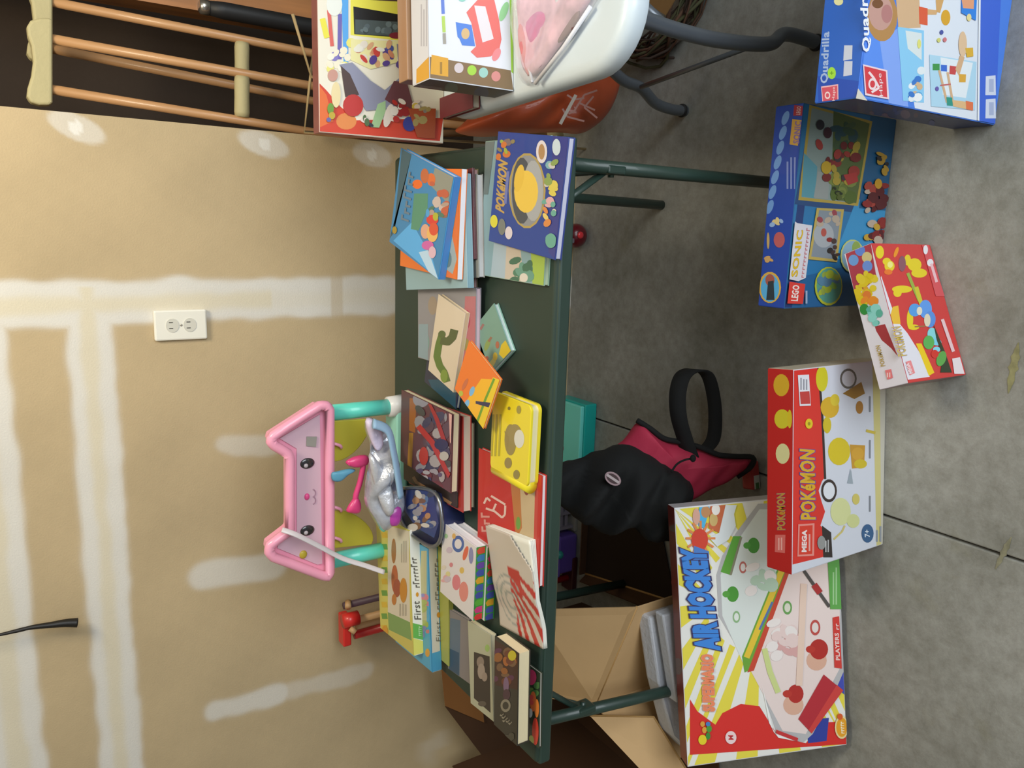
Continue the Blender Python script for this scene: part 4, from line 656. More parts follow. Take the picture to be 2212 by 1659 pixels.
# front right pair
r, A, S = book('picture_book', 'pale blue and lime green picture book under the dark blue cover', T+.0005, T+.012, (1175, 618), (1192, 292), (1039, 586), '8fae9c', 'b9c8a8', None)
A.uvrect(0, 0, 1, 1, '88a8b4'); A.poly([(1070, 500), (1100, 500), (1110, 640), (1060, 600)], 'a9bccb'); A.poly([(1095, 520), (1125, 540), (1130, 640), (1090, 620)], 'c8bcae'); A.poly([(1145, 500), (1195, 280), (1196, 630), (1150, 620)], 'a3bf52'); A.blobs(1110, 555, 1145, 615, 12, ['4f8068', '6a9c8c', 'd9d6c8', '44705a'], 11, 3); A.ell(1132, 600, 9, 10, 'ddd6cc'); A.poly([(1040, 290), (1070, 290), (1055, 420), (1040, 420)], '6b7a7c'); A.done(r)
r, A, S = book('picture_book', 'dark blue picture book with a ringed yellow oval on its cover', T+.0125, T+.026, (1199, 562), (1229, 296), (1056, 513), '2c3f8c', 'c9c9dc', None)
A.uvrect(0, 0, 1, 1, '2a4696'); A.poly([(1195, 290), (1228, 296), (1215, 430), (1200, 560), (1185, 545)], '39408c'); A.ell(1139, 412, 40, 82, 'b09a5a'); A.ell(1139, 412, 36, 77, '8c8f96'); A.ell(1128, 412, 22, 72, '4a4f58'); A.ell(1152, 412, 22, 66, 'a6a9ae'); A.ell(1137, 414, 26, 46, 'e8c450'); A.ell(1122, 385, 10, 30, 'e2bc48', 10)
A.text('POKéMON', (1090, 462), (1098, 352), (1070, 450), 'bf9c54', .05); A.stroke([(1098, 370), (1092, 440)], 6, '6f78b4'); A.blobs(1070, 298, 1110, 345, 10, ['c9753c', '8a8058', '9cae48', '7c6c70'], 7, 5); A.ell(1171, 328, 12, 25, 'ddd6dc'); A.ell(1171, 328, 7, 17, 'b08a60'); A.ell(1203, 318, 9, 18, 'c9d9e4'); A.ell(1068, 478, 8, 14, 'd9d23c'); A.ell(1085, 490, 8, 18, '777c78'); A.ell(1100, 503, 8, 14, 'd9cfd8'); A.blobs(1180, 350, 1205, 420, 12, ['d9c85c', 'c9c6c4', 'a86a48', '7fb0b8', '8aa05c'], 8, 6); A.blobs(1178, 430, 1202, 520, 16, ['d8443c', 'e2c870', 'e8dcc8', '6aa89c', 'd9aab0', 'd98a4c'], 8, 7); A.ell(1192, 520, 12, 16, '6aa898'); A.done(r)
# front left cluster
r, A, S = book('paperback', 'grey paperback with blue photo lying behind the cream paperback', T+.0005, T+.010, (1018, 1480), (1011, 1340), (968, 1444), '85808a', 'c9c4bc', 'front'); A.uvrect(0, 0, 1, 1, '857e80'); A.poly([(973, 1335), (995, 1340), (993, 1460), (970, 1445)], '5f7084'); A.poly([(970, 1400), (992, 1410), (992, 1460), (970, 1445)], '34506c'); A.done(r)
r, A, S = book('picture_book', 'book with pink flower and orange print peeking out at the front left corner', T+.0005, T+.008, (1164, 1617), (1166, 1455), (1100, 1575), '2f3a2c', 'c9c0b4', None)
A.ell(1148, 1463, 11, 17, 'd0406c'); A.blobs(1142, 1480, 1162, 1500, 8, ['3c6a3a', '4f7a44', '6a8a40'], 7, 3); A.ell(1152, 1515, 7, 22, 'e0703c'); A.ell(1160, 1530, 5, 20, 'e8863c'); A.ell(1157, 1580, 7, 30, 'd84434'); A.ell(1146, 1540, 5, 10, 'c9ccc8'); A.ell(1148, 1600, 6, 12, 'a8ac5c'); A.blobs(1143, 1500, 1150, 1520, 3, ['d8504a'], 6, 2); A.done(r)
r, A, S = book('paperback', 'cream bordered paperback with a dark black and white photo', T+.0105, T+.024, (1066, 1559), (1060, 1372), (1017, 1524), 'bab9a2', 'e6dcbc', None)
A.uvrect(0, 0, 1, 1, 'b4b49c'); A.poly([(1024, 1408), (1058, 1418), (1060, 1540), (1024, 1508)], '3b322e'); A.ell(1038, 1430, 8, 12, '8f7f74'); A.ell(1040, 1450, 8, 17, 'a39388'); A.ell(1047, 1462, 6, 10, '9c8b80'); A.ell(1053, 1400, 5, 8, '9cba6c'); A.ell(1042, 1520, 9, 6, '5f564e'); A.done(r)
r, A, S = book('paperback', 'thick dark paperback with autumn photo and cream pages at the front left', T+.0245, T+.052, (1117, 1612), (1120, 1412), (1067, 1560), '33302a', 'e6d7b0', 'left')
A.uvrect(0, 0, 1, 1, '383329'); A.poly([(1066, 1380), (1120, 1400), (1118, 1490), (1070, 1480)], '43281e'); A.blobs(1070, 1395, 1112, 1480, 14, ['8f5a2c', 'a3602e', '6a3a28', '5a3048', '74563c'], 9, 3); A.ell(1107, 1416, 9, 11, 'c2b42a'); A.ell(1094, 1480, 6, 18, '7a5f7a'); A.ell(1095, 1500, 8, 12, '4a3038'); A.ring(1093, 1524, 11, 14, '857d6c', '3a352b', .6); A.squig((1108, 1560), (1086, 1538), (1098, 1570), '8d8574', 5, 2); A.blobs(1080, 1560, 1112, 1600, 4, ['4a463a', '5a5546'], 8, 6); A.done(r)
# ---------------------------------------------------------------- electrical outlet and hanging cord on the wall
ac = on_y((389, 701), YW); r = thing('wall_outlet', (ac.x, YW, ac.z-.06), 'white double electrical outlet on the drywall joint', 'outlet')
OW = mat('outlet_white', 'e9e6da', .35, coat=.3)
box('cover_plate', (ac.x-.036, YW-.012, ac.z-.059), (ac.x+.036, YW-.0005, ac.z+.059), OW, r, bevel=.004)
for s in (-1, 1):
    P = [(ac.x+.0165*math.cos(a), YW-.0115, ac.z+s*.0195+.0145*math.sin(a)) for a in [2*math.pi*i/20 for i in range(20)]]
    so = prism('socket', P, (0, -.002, 0), mat('socket_white', 'cfccc0', .4), r)
    boxes('slot', [((ac.x-.008, YW-.0142, ac.z+s*.0195-.001), (ac.x-.0062, YW-.0133, ac.z+s*.0195+.0075)), ((ac.x+.0062, YW-.0142, ac.z+s*.0195-.001), (ac.x+.008, YW-.0133, ac.z+s*.0195+.0075))], mat('slot_dark', '3a3630', .8), so)
sph('screw', (ac.x, YW-.0125, ac.z), (.003, .0015, .003), mat('screw_metal', 'b8b4a8', .3, metal=.6), r, 10, 6)
P = [on_y(p, 1.955) for p in ((-40, 1378), (0, 1371), (35, 1363), (70, 1355), (110, 1350), (140, 1346), (167, 1345))]
r = thing('hanging_strap', P[3], 'thin black strap end hanging in front of the upper drywall', 'strap')
tube('strap', spline(P, 5), [.0035]*5+[.0035+.0002*i for i in range(8)]+[.0045+i*.0004 for i in range(18)], mat('black_strap', '17130f', .5), r, 10)
tube('cord', [P[0]+Vector((0, 0, .55)), P[0], P[1]], .0025, mat('beige_cord', '9c8f6c', .7), r, 8)
# ---------------------------------------------------------------- crutches in the alcove
WOOD = mat('crutch_wood', 'b98c60', .45, noise=.15, scale=3, stretch=(14, 14, 1.5), coat=.2); PADM = mat('tan_rubber', 'b6ab80', .7, noise=.04, bump=.1, bscale=90)
def crutch(lab, ra, rb, pad, Yc):
    a, b = [[on_y((115, y), Yc), on_y((660, q), Yc)] for y, q in (ra, rb)]
    r = thing('crutch', ((a[0].x+b[0].x)/2, Yc, 0), lab, 'crutch'); foot = Vector(((a[1].x+b[1].x)/2, Yc, .03))
    for q in (a, b):
        d = q[1]-q[0]; tube('side_rail', [q[0]-d*.03, q[1], q[1]+d*.15, Vector((foot.x+(q[1].x-foot.x)*.25, Yc, .3))], .0105, WOOD, r, 12)
    tube('centre_pole', [Vector((foot.x, Yc, .62)), foot], .0115, WOOD, r, 12); tube('foot_tip', [foot+Vector((0, 0, .03)), Vector((foot.x, Yc, 0))], .017, PADM, r, 12)
    g0, g1 = a[0]+(a[1]-a[0])*.715, b[0]+(b[1]-b[0])*.715; d = (g1-g0).normalized()
    tube('hand_grip', [g0+d*.008, g0+d*.02, (g0+g1)/2, g1-d*.02, g1-d*.008], [.017, .0185, .0178, .0185, .017], PADM, r, 16)
    y0, y1 = pad; L = y1-y0
    prof = [(114, y0+6), (110, y0), (86, y0), (66, y0+L*.03), (58, y0+L*.10), (60, y0+L*.20), (68, y0+L*.32), (72, y0+L*.50), (68, y0+L*.66), (60, y0+L*.80), (58, y0+L*.90), (66, y0+L*.97), (86, y1), (108, y1), (114, y1-6)]
    O = [on_y(p, Yc-.017) for p in prof]; prism('underarm_pad', O, (0, .036, 0), PADM, r, bevel=.009, seg=3); return r
crutch('wooden underarm crutch farther from the drywall edge', (5, 112), (106, 215), (-55, 133), 2.17)
crutch('wooden underarm crutch right beside the drywall edge', (85, 183), (194, 283), (38, 227), 2.08)
STX = .535
o = box('wall_stud', (STX, 2.30, 0), (STX+.1, 2.4, 2.6), mat('orange_wood', 'a8703c', .5, noise=.25, scale=3, stretch=(10, 10, 1), coat=.2)); tag(o, 'orange brown wooden stud in the alcove', kind='structure'); o.name = 'trim_1'
a, b = on_y((440, 15), 2.2), on_y((690, 62), 2.2); r = thing('pole', (b.x, 2.2, 0), 'black padded pole with a silver end leaning in the alcove', 'pole')
d = (b-a).normalized(); tube('shaft', [a+d*.01, a+d*.05, Vector((b.x-.01, 2.2, .0))], [.017, .021, .023], mat('black_foam', '1c1d1f', .55), r, 14); tube('end_cap', [a-d*.012, a-d*.008, a+d*.012], [.012, .018, .0185], mat('silver_cap', 'b9b5ac', .25, metal=.9), r, 14)
r = thing('garden_stake', on_y((690, 190), 1.9), 'pair of thin pale sticks crossing in front of the crutches', 'stick')
tube('stick', [on_y((632, 30), 1.88), on_y((672, 165), 1.90), Vector((.30, 1.95, 0))], .004, mat('pale_stick', 'b39c72', .6), r, 8); tube('stick', [on_y((683, 60), 1.9), on_y((668, 190), 1.91), on_y((657, 285), 1.94), Vector((.245, 1.95, 0))], .0035, MC['pale_stick'], r, 8)
# ---------------------------------------------------------------- under the white table
Yb = 1.74; OR = mat('orange_plastic', 'b8502a', .55, noise=.25, scale=6, coat=.25, bump=.1, bscale=14)
out = [on_y(p, Yb) for p in ((985, 285), (1005, 262), (1060, 200), (1060, 110), (1180, 70), (1290, 90), (1330, 140), (1335, 180), (1322, 225), (1298, 262), (1255, 288), (1200, 286), (1120, 290), (1040, 296))]
r = thing('plastic_bag', (out[8].x, Yb, 0), 'bulging orange plastic bag with worn pale print beside the white table', 'bag')
puff('bag_body', out, .10, OR, r, lump=.12, seed=11, n=Vector((0, -1, .25)).normalized(), rings=12, dense=5)
A = Art(Vector((.1, 1.545, .0)), (.6, 0, .0), (0, .15, .6), (0, -1, .25)); A.clip = False
for p in ([(1290, 195), (1262, 205), (1240, 240), (1228, 246)], [(1225, 205), (1240, 215), (1262, 212)], [(1282, 208), (1262, 232), (1290, 255)], [(1250, 222), (1285, 238)], [(1215, 235), (1225, 252), (1262, 262)]): A.stroke(p, 4, 'a8786c')
A.stroke([(1244, 205), (1210, 268)], 7, 'b9aea0'); A.done(r, 'worn_print')
r = thing('twig_wreath', on_z((1405, -25), .03), 'dark grapevine twig wreath on the floor under the white table', 'wreath')
cw = on_z((1405, -25), .05); rd = random.Random(3); TW = [mat('twig_dark', '3a2c24', .9, noise=.3, scale=20), mat('twig_brown', '5a4030', .9, noise=.3, scale=20), mat('twig_olive', '4a4a30', .9, noise=.2, scale=20)]
for k in range(26):
    R0, ph, am, q = rd.uniform(.12, .185), rd.uniform(0, 6), rd.uniform(.004, .02), rd.randint(2, 4); a0 = rd.uniform(0, 6)
    P = [cw+Vector(((R0+am*math.sin(q*t+ph))*math.cos(t), (R0+am*math.sin(q*t+ph))*math.sin(t), -.01+.035*math.sin(q*t+ph*2))) for t in [a0+i*5.6/26 for i in range(27)]]
    tube('twig', P, rd.uniform(.002, .0045), TW[k % 3], r, 6)
prism('tan_ribbon', [cw+Vector(v) for v in ((-.10, -.13, .062), (-.06, -.17, .062), (-.01, -.06, .068), (-.05, -.05, .068))], (0, 0, .003), mat('ribbon_tan', '8a6a40', .6), r)
# ---------------------------------------------------------------- toy cat house at the back of the green table
Yh = 1.63
def hp(x, y, Y=Yh): return on_y((x, y), Y)
PK = mat('pink_plastic', 'f0a2bc', .35, coat=.3); MV = mat('mauve_panel', 'd0b0be', .5); TL = mat('mint_plastic', '62d6c4', .35, coat=.3); YL = mat('mustard_plastic', 'b5ab34', .5)
r = thing('toy_playhouse', (hp(712, 1060).x, Yh+.05, T), 'pink and mint toy cat playhouse with pointed ears at the table back', 'toy')
out = [hp(*p) for p in ((588, 942), (690, 876), (704, 876), (712, 884), (713, 1236), (708, 1246), (696, 1243), (590, 1203), (581, 1192), (583, 1178), (622, 1148), (626, 1144), (626, 990), (622, 980), (592, 962), (585, 954))]
ctr = (hp(665, 1060))
inn = [hp(*p) for p in ((608, 950), (695, 898), (700, 1222), (690, 1224), (603, 1188), (604, 1182), (645, 1152), (645, 972))]
prism('roof_panel', [p+Vector((0, .012, 0)) for p in inn], (0, .01, 0), MV, r)
n = len(out)
RF = []
for i in range(n):
    for k in range(3): RF.append(out[i].lerp(out[(i+1) % n], k/3))
tube('roof_frame', RF, .011, PK, r, 12, closed=True)
# band between frame and panel
def ringprism(name, O, I, dy, m, par):
    V = []; k = len(O)
    for pt in O: V.append(pt)
    for pt in I: V.append(pt)
    return None
prism('roof_back', [p+Vector((0, .016, 0)) for p in out], (0, .03, 0), PK, r, bevel=.003)
E_ = mat('eye_black', '2b2a2c', .2, coat=.6)
for y in (1001, 1146): sph('eye', hp(664, y, Yh+.012), (.0125, .004, .0165), E_, r); sph('eye_glint', hp(661, y+5, Yh+.007), (.005, .003, .005), mat('eye_white', 'b9b4b8', .4), r, 10, 8)
sph('nose', hp(663, 1073, Yh+.012), (.008, .005, .006), mat('hot_pink', 'd84c8a', .4), r)
for s in (-1, 1): tube('mouth', [hp(675+3*math.cos(t)*2.2, 1073+s*(8+8*math.sin(t)), Yh+.011) for t in [-1.4+i*.35 for i in range(9)]], .0012, mat('mouth_grey', 'a07f92', .6), r, 6)
r_ = r; prism('wall_picture', [hp(*p, Yh+.011) for p in ((662, 943), (684, 943), (682, 965), (661, 963))], (0, -.002, 0), mat('picture_grey', '8f8d86', .6), r); sph('gold_button', hp(655, 1198, Yh+.012), (.010, .004, .009), mat('gold_green', 'b3a334', .4), r)
for (ya, yb, xb) in ((892, 897, 872), (1212, 1200, 870)):
    a, b = hp(713, ya, Yh+.035), hp(xb, yb, Yh+.035); b.z = T+.03; b.x = a.x
    tube('column', [a, b], .0185, TL, r, 20)
    tube('column_foot', [Vector((b.x, b.y, T+.045)), Vector((b.x, b.y, T+.001))], [.024, .027], mat('white_plastic', 'e3e2e2', .4, coat=.2), r, 16)
a, b = hp(870, 1232), hp(870, 880)
box('base', (a.x+.02, Yh+.012, T+.0005), (b.x, Yh+.085, T+.03), mat('mint_base', '9fe2d6', .4, coat=.2), r, bevel=.008)
def fan(c, p0, p1, bulge, Y):
    C0 = hp(*c, Y); P = [C0]; a, b = hp(*p0, Y), hp(*p1, Y)
    for i in range(13): t = i/12; m_ = a.lerp(b, t); o_ = (m_-C0); P.append(C0+o_*(1+bulge*math.sin(math.pi*t)/max(.3, 1)))
    return P
prism('curtain', fan((712, 910), (795, 905), (712, 995), .5, Yh+.02), (0, .006, 0), YL, r, bevel=.002); prism('curtain', fan((712, 1186), (712, 1108), (803, 1176), .5, Yh+.02), (0, .006, 0), YL, r, bevel=.002)
for y in (962, 1099, 1165): tube('curtain_hook', spline([hp(714, y-4, Yh+.02), hp(724, y-3, Yh+.01), hp(735, y+1, Yh+.01), hp(737, y+5, Yh+.015)], 4), .0038, PK, r, 8)
t_ = spline([hp(609, 1144, Yh-.02), hp(640, 1155, Yh-.03), hp(690, 1180, Yh-.03), hp(740, 1206, Yh-.03), hp(790, 1222, Yh-.04), hp(830, 1236, Yh-.05)], 5)
tag(tube('elastic_band', t_, .0065, mat('white_elastic', 'd4cdd0', .45, coat=.2), None, 10, flat=.35), 'white elastic strip draped over the left ear of the pink playhouse', 'band')
# things inside and in front of the playhouse
Yi = 1.58
FOIL = mat('iridescent_film', 'b8bcc8', .22, metal=.35, noise=.3, scale=26, coat=1., bump=.5, bscale=22)
r = thing('gift_bag', on_z((868, 1010), T), 'crumpled silver and lilac film bag inside the pink playhouse', 'bag')
puff('film_bag', [on_y(p, Yi-.03) for p in ((788, 908), (805, 903), (832, 922), (850, 975), (866, 1040), (872, 1095), (856, 1128), (830, 1150), (805, 1120), (788, 1080), (792, 1020), (800, 970))], .03, FOIL, r, lump=.6, seed=5, rings=12, dense=5, wr=.006)
puff('lilac_tissue', [on_y(p, Yi-.05) for p in ((789, 910), (803, 904), (822, 925), (828, 960), (815, 975), (800, 950))], .012, mat('lilac_tissue', 'd6cbe4', .5, bump=.3, bscale=40), r, lump=.5, seed=2)
puff('lilac_tissue', [on_y(p, Yi-.06) for p in ((796, 985), (812, 990), (845, 1050), (850, 1100), (835, 1115), (812, 1060))], .014, mat('silver_tissue', 'c9cbd2', .3, metal=.3, bump=.5, bscale=40), r, lump=.7, seed=8)
tag(tube('ribbon', spline([on_y(p, Yi-.09) for p in ((806, 915), (838, 930), (850, 975), (858, 1020), (866, 1074))], 5), .012, mat('pale_blue_strap', '8fb0cc', .55), None, 12, flat=.5), 'pale blue strap lying in front of the silver bag', 'strap')
HP = mat('bright_pink', 'd93f7c', .4, coat=.3)
r = thing('toy_headband', on_y((775, 1050), Yi), 'bright pink toy bow shape behind the silver bag', 'toy')
tube('band', spline([on_y(p, Yi+.01) for p in ((752, 1004), (766, 992), (784, 1000), (778, 1040), (768, 1075), (774, 1100))], 5), .0065, HP, r, 10)
puff('bow', [on_y(p, Yi+.01) for p in ((748, 1100), (768, 1072), (780, 1088), (776, 1108), (755, 1108))], .01, HP, r); puff('bow', [on_y(p, Yi+.01) for p in ((746, 998), (768, 985), (795, 984), (794, 1004), (764, 1010))], .01, HP, r)
tag(puff('toy_tail', [on_y(p, Yi+.02) for p in ((716, 1022), (728, 1018), (756, 1012), (768, 1016), (752, 1026), (735, 1040), (718, 1038))], .008, mat('blue_teal', '5a9ab8', .4), lump=.2), 'small blue toy piece hanging under the pink roof', 'toy')
tag(puff('toy_cup', [on_y(p, Yi-.05) for p in ((835, 1108), (856, 1088), (866, 1100), (860, 1132), (842, 1135))], .014, mat('magenta', 'b43fa2', .35, coat=.4), lump=.1), 'magenta toy piece between the silver bag and the blue tin', 'toy')
# red and wooden toy behind the table edge
Yr = 1.92; WD = mat('pale_wood', 'c29a6c', .5, noise=.12, scale=4, stretch=(3, 3, 1))
r = thing('croquet_set', (on_y((780, 1350), Yr).x, Yr, 0), 'red and wooden toy set with sticks standing behind the left storybooks', 'toy')
tube('stick', [on_y((742, 1309), Yr), Vector((on_y((742, 1309), Yr).x+.0, Yr, .02))], .010, mat('dark_purple_wood', '54404c', .5), r); tube('stick', [on_y((776, 1338), Yr-.01), Vector((on_y((776, 1338), Yr).x+.01, Yr, .02))], .010, WD, r); tube('stick', [on_y((770, 1356), Yr+.015), Vector((on_y((770, 1356), Yr).x, Yr+.02, .02))], .010, WD, r); tube('stick', [on_y((765, 1372), Yr), Vector((on_y((765, 1372), Yr).x, Yr, .02))], .012, mat('deep_red_wood', 'a81c1c', .4, coat=.3), r)
a = on_y((757, 1338), Yr-.02); tube('red_block', [a+Vector((0, 0, .022)), a-Vector((0, 0, .022))], .02, mat('red_paint', 'd22a24', .4, coat=.3), r, 20); a = on_y((745, 1365), Yr); box('red_block', (a.x-.035, Yr-.02, a.z-.012), (a.x+.055, Yr+.02, a.z+.012), MC['red_paint'], r, bevel=.004); tube('peg', [on_y((756, 1357), Yr-.03), on_y((768, 1366), Yr-.04)], .008, WD, r); tube('peg', [on_y((752, 1300), Yr), on_y((752, 1312), Yr-.02)], .009, WD, r)
box('stand_base', (a.x-.06, Yr-.03, 0), (a.x+.06, Yr+.03, .02), mat('maroon_wood', '3c0e12', .5), r, bevel=.004)
# ---------------------------------------------------------------- under the green table
TC = mat('teal_plastic', '2fa79e', .3, coat=.4)
r = thing('storage_case', (-.66, 1.9, 0), 'flat teal plastic case on the floor under the table, against the wall', 'case')
def quadbox(name, bl, w_, d, h, rz, m, par, z=0, bevel=.004):
    M4 = Matrix.Translation((bl[0], bl[1], z)) @ Matrix.Rotation(math.radians(rz), 4, 'Z'); return box(name, (0, 0, 0), (w_, d, h), m, par, M4, bevel=bevel), M4
a = on_z((1290, 872), 0)
quadbox('case_body', (a.x-.30, a.y, 0), .30, .145, .045, 0, mat('teal_dark', '17b0a6', .35, coat=.3), r); quadbox('case_lid', (a.x-.295, a.y+.004, 0), .29, .138, .014, 0, mat('teal_light', '74e6da', .25, coat=.5), r, z=.045)
A = Art(Vector((a.x-.34, a.y, .0592)), (.33, 0, 0), (0, .138, 0), (0, 0, 1)); A.ell(1207, 980, 9, 12, '4a6aa8'); A.ell(1213, 968, 5, 9, '8a3a5c'); A.ell(1207, 996, 6, 8, 'b0704a'); A.done(r, 'lid_sticker')
# red backpack and black jacket
def slope(x): return 1.42-.22*(max(1180, x)-1300)/320
RB = mat('red_nylon', 'b62a48', .75, noise=.06, scale=9, bump=.12, bscale=30); BK = mat('black_fabric', '111212', .9, noise=.2, scale=8, bump=.2, bscale=22)
def cl(pts, dy=0): return [on_y(p, slope(p[0])+dy) for p in pts]
r = thing('backpack', (-.56, 1.27, 0), 'red backpack with black trim slumped on the floor under the table', 'backpack')
puff('bag_body', cl(((1378, 912), (1405, 930), (1432, 950), (1470, 960), (1510, 972), (1551, 986), (1585, 990), (1622, 990), (1618, 1008), (1590, 1028), (1557, 1045), (1500, 1075), (1440, 1100), (1380, 1060), (1330, 1020), (1300, 985), (1345, 950))), .05, RB, r, lump=.12, seed=3, rings=13, dense=4, wr=.01, back=.9)
tube('trim', spline(cl(((1376, 908), (1405, 926), (1434, 947), (1470, 955), (1512, 966), (1551, 982), (1588, 986), (1626, 988), (1622, 1008), (1592, 1030)), -.01), 4), .0065, BK, r, 8)
st = spline([on_y(p, q) for p, q in (((1492, 985), 1.27), ((1480, 950), 1.28), ((1466, 900), 1.29), ((1464, 850), 1.30), ((1475, 812), 1.31), ((1500, 799), 1.32), ((1528, 810), 1.33), ((1542, 860), 1.33), ((1545, 910), 1.32), ((1540, 950), 1.30), ((1520, 975), 1.28))], 5)
V, Fc = [], []
for i, p in enumerate(st):
    w_ = Vector((.0, .022, .012)) if i < 26 else Vector((0, .016, .014)); V += [p-w_*.8, p+w_*.8]
    if i: Fc.append((2*i-2, 2*i-1, 2*i+1, 2*i))
mk('carry_strap', V, Fc, BK, r, smooth=True, solid=.004)
tube('cord', spline(cl(((1450, 1020), (1462, 1003), (1478, 994), (1496, 990)), -.075), 4), .0025, BK, r, 8); sph('cord_stop', tuple(cl(((1497, 990),), -.078)[0]), (.009, .007, .007), BK, r, 12, 8)
r = thing('jacket', (-.62, 1.3, .0), 'black jacket with a small oval badge draped over the red backpack', 'jacket')
puff('jacket_body', cl(((1359, 962), (1310, 968), (1245, 992), (1196, 1010), (1185, 1040), (1193, 1075), (1231, 1102), (1264, 1130), (1300, 1142), (1350, 1130), (1395, 1152), (1430, 1166), (1458, 1160), (1475, 1110), (1498, 1062), (1478, 1030), (1448, 1012), (1405, 985)), -.045), .085, BK, r, lump=.3, seed=21, rings=14, dense=4, wr=.02, back=.8)
a = cl(((1324, 1034),), -.135)[0]; nn = (Vector(CAM)-a).normalized(); u = Vector((.55, 0, .83)); u = (u-nn*u.dot(nn)).normalized(); v = nn.cross(u)
def disc(rx, ry, off): return [a+u*rx*math.cos(q)+v*ry*math.sin(q)+nn*off for q in [2*math.pi*i/22 for i in range(22)]]
prism('badge', disc(.0195, .0135, 0), nn*.002, mat('badge_pink', 'a08488', .6), r); prism('badge_centre', disc(.0155, .0095, .002), nn*.0008, mat('badge_maroon', '3c1f22', .6), r); prism('badge_bar', [a+u*s*.016+v*q*.0028+nn*.0028 for s, q in ((-1, -1), (1, -1), (1, 1), (-1, 1))], nn*.0008, mat('badge_white', 'b8a8a8', .6), r)
# open carton, its shade painted in, lying on its side under the table
CB = mat('cardboard', 'd4ae7c', .8, noise=.06, scale=5, bump=.06, bscale=40, stretch=(1, 1, 1)); CBD = mat('cardboard_shaded', '4a2f18', .85, noise=.08, scale=5); EDG = mat('cardboard_edge', 'b89058', .8)  # inner cardboard is the same card darkened with the shade inside the boxes
r = thing('cardboard_box', (-.9, 1.62, 0), 'open shade-coloured cardboard box on the floor under the table behind the jacket', 'box')
a, b = on_z((1268, 1238), 0), on_z((1462, 1300), 0)
def panel(name, P, th, m, par): 
    P = [Vector(p) for p in P]; nn = (P[1]-P[0]).cross(P[2]-P[1]).normalized(); return prism(name, P, nn*th, m, par)
panel('bottom_panel', [a+Vector((0, 0, .002)), b+Vector((0, 0, .002)), b+Vector((.30, .12, .002)), a+Vector((.26, .0, .002))], .004, mat('shaded_card', '24160c', .9), r); panel('side_panel', [a, b, b+Vector((-.02, 0, .06)), a+Vector((-.02, 0, .03))], .004, CBD, r)  # bottom colour holds the shade inside the carton
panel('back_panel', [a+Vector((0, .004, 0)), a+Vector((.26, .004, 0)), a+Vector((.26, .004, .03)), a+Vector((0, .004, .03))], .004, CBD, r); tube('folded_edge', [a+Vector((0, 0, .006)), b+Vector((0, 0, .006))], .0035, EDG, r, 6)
# toys in the shade
r = thing('toy_tower', on_y((1250, 1110), 1.66), 'grey stepped plastic toy with slats in the shade under the table', 'toy')
GP = mat('grey_plastic', '7c7680', .4)
for k in range(5): box('slat', (-.955, 1.915, .03+k*.02), (-.855+k*.010-.03*(k > 3), 1.95, .041+k*.02), GP, r, bevel=.002)
box('upright', (-.955, 1.91, .012), (-.945, 1.955, .13), GP, r); box('upright', (-.905, 1.91, .012), (-.897, 1.955, .13), GP, r); box('shelf', (-.965, 1.90, 0), (-.83, 1.965, .012), mat('grey_shelf', '8f8c84', .5), r, bevel=.002)
r = thing('toy_box', on_y((1250, 1200), 1.6), 'purple plastic toy box with a teal knob in the shade under the table', 'box')
a, b = on_z((1262, 1243), 0), on_z((1262, 1160), 0)
box('purple_body', (a.x, 1.895, 0.0), (b.x, 1.965, .085), mat('purple_plastic', '5a4494', .35, coat=.2), r, bevel=.01, seg=3); box('purple_lid', (a.x-.006, 1.888, .07), (b.x+.006, 1.972, .10), mat('purple_lid', '6d54ac', .35, coat=.2), r, bevel=.008, seg=3); sph('teal_knob', Vector((on_y((1205, 1200), 1.88).x, 1.882, .085)), .014, mat('teal_knob', '2f8f8c', .4), r)
# small red item and red round lantern
a = on_z((1642, 1025), 0); r = thing('candy_tin', a, 'small red tin with white and green label beside the backpack', 'tin', rz=.2)
M4 = MATS[r.name]; box('tin_body', (-.035, 0, 0), (.035, .035, .028), mat('tin_red', 'b03a38', .4, coat=.3), r, M4, bevel=.005); box('label', (-.033, -.0008, .004), (.0, .0, .024), mat('label_white', 'c9cbc4', .5), r, M4); box('label_stripe', (-.033, -.0014, .008), (-.018, -.0008, .02), mat('label_green', '4d7a46', .5), r, M4)
a = on_z((1272, 510), 0); r = thing('round_lantern', (a.x, 1.935, 0), 'small dark red round lantern with a bright red lens on the floor by the wall', 'lantern')
sph('lantern_body', (a.x, 1.935, .036), (.037, .034, .036), mat('dark_red_plastic', '6a1220', .3, coat=.4), r); sph('lens', on_y((1254, 508), 1.902), (.011, .006, .011), mat('red_lens', 'f03a44', .2, coat=.6), r, 14, 10); box('black_clip', (a.x-.002, 1.925, .06), (a.x+.05, 1.965, .10), mat('clip_black', '16181a', .6), r, bevel=.008); box('grey_catch', (a.x-.022, 1.905, .062), (a.x-.008, 1.92, .078), GP, r, bevel=.002)
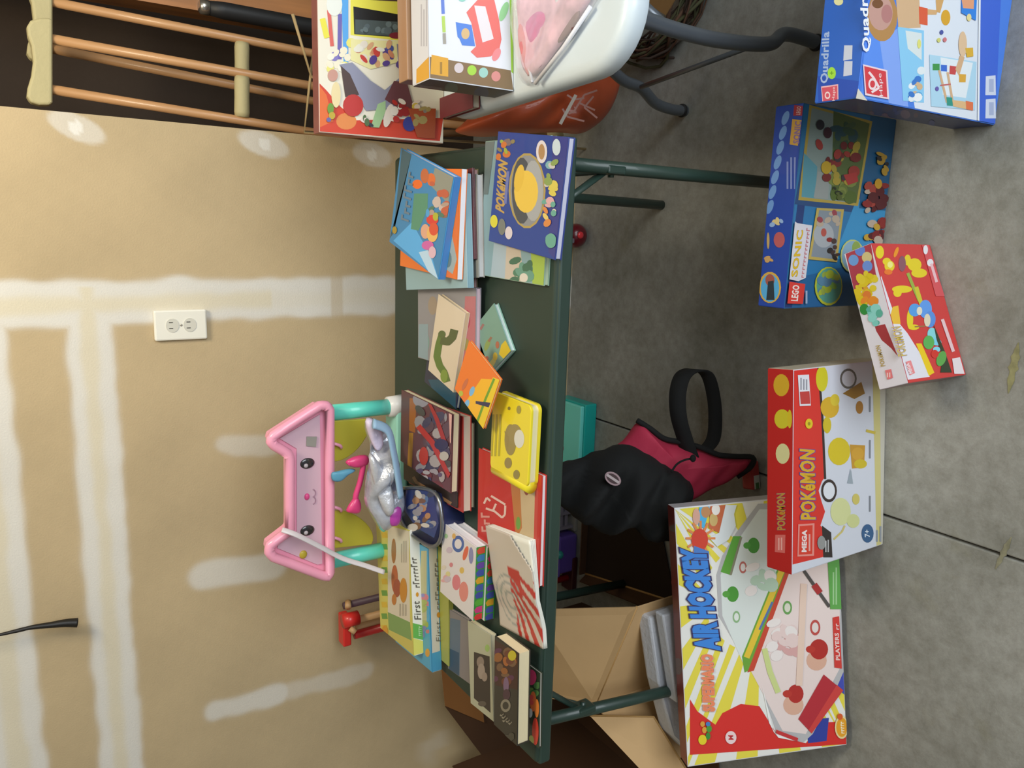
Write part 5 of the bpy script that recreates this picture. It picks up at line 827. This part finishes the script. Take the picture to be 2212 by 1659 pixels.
# cardboard flaps box at the left
r = thing('cardboard_box', (-1.1, 1.4, 0), 'large open brown cardboard box with spread flaps behind the left table leg', 'box')
K, Rr = on_y((1286, 1524), 1.30), on_y((1376, 1310), 1.22)
panel('side_panel', [Rr, K, Vector((K.x, K.y, 0)), Vector((Rr.x, Rr.y, 0))], .004, CB, r)
panel('flap', [K, Rr, on_y((1150, 1316), 1.46), on_y((1150, 1500), 1.50)], .004, CB, r)
tube('folded_edge', [K, Rr], .0028, EDG, r, 6)
L2 = on_y((1400, 1670), 1.17); panel('side_panel', [K, L2, Vector((L2.x, L2.y, 0)), Vector((K.x, K.y, 0))], .004, CB, r)
f0, f1, f2, f3 = on_y((1274, 1546), 1.285), on_y((1412, 1548), 1.20), on_y((1500, 1690), 1.10), on_y((1400, 1680), 1.16)
panel('flap', [f0, f1, f2, f3], .004, CB, r); tube('folded_edge', [f0, f1, f2], .0025, EDG, r, 6)
bx0 = -1.62
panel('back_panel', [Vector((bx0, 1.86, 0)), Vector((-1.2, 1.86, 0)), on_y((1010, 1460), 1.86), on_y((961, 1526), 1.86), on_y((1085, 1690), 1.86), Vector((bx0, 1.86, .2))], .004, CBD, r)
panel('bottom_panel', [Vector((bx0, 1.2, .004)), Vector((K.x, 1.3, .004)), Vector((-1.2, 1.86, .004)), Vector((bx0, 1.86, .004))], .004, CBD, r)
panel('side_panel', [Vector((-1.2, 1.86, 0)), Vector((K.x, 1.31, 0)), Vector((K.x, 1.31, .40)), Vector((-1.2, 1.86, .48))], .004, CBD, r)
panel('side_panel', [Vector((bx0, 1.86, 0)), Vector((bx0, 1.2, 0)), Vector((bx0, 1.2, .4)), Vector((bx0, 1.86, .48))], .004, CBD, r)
panel('flap', [on_y((1035, 1470), 1.852), on_y((952, 1432), 1.852), on_y((961, 1524), 1.852), on_y((1045, 1560), 1.852)][:4], .003, mat('cardboard_orange', '8c5c2c', .85), r)
tag(sph('rubber_ball', (on_y((1016, 1684), 1.80).x, 1.80, .065), (.065,)*3, mat('black_rubber_ball', '121010', .4)), 'black rubber ball', 'ball') if False else None
c = on_y((1024, 1690), 1.925); r = thing('floor_lamp', (c.x, 1.925, 0), 'black round knob on a thin post at the far left edge', 'post'); sph('knob', c, .042, mat('black_knob', '110f0f', .35), r); tube('post', [c-Vector((0, 0, .03)), Vector((c.x, 1.925, 0))], .011, MC['black_knob'], r, 10)
r.name = 'knobbed_post'
# white foam packing
r = thing('foam_packing', (-1.05, 1.2, 0), 'white foam packing block in front of the brown cardboard box', 'foam')
FM = mat('white_foam', 'c9cacf', .8, bump=.2, bscale=120); a, b, c_ = on_y((1403, 1335), 1.20), on_y((1452, 1590), 1.15), on_y((1490, 1628), 1.12)
prism('foam_block', [Vector((a.x, a.y, 0)), a, on_y((1425, 1480), 1.16), b, c_, Vector((c_.x, c_.y, 0))], (0, .045, 0), FM, r, bevel=.006)
prism('foam_step', [Vector((a.x+.01, a.y-.03, 0)), on_y((1432, 1330), 1.16), on_y((1462, 1520), 1.12), Vector((on_y((1462, 1520), 1.12).x, 1.12, 0))], (0, .028, 0), FM, r, bevel=.004)
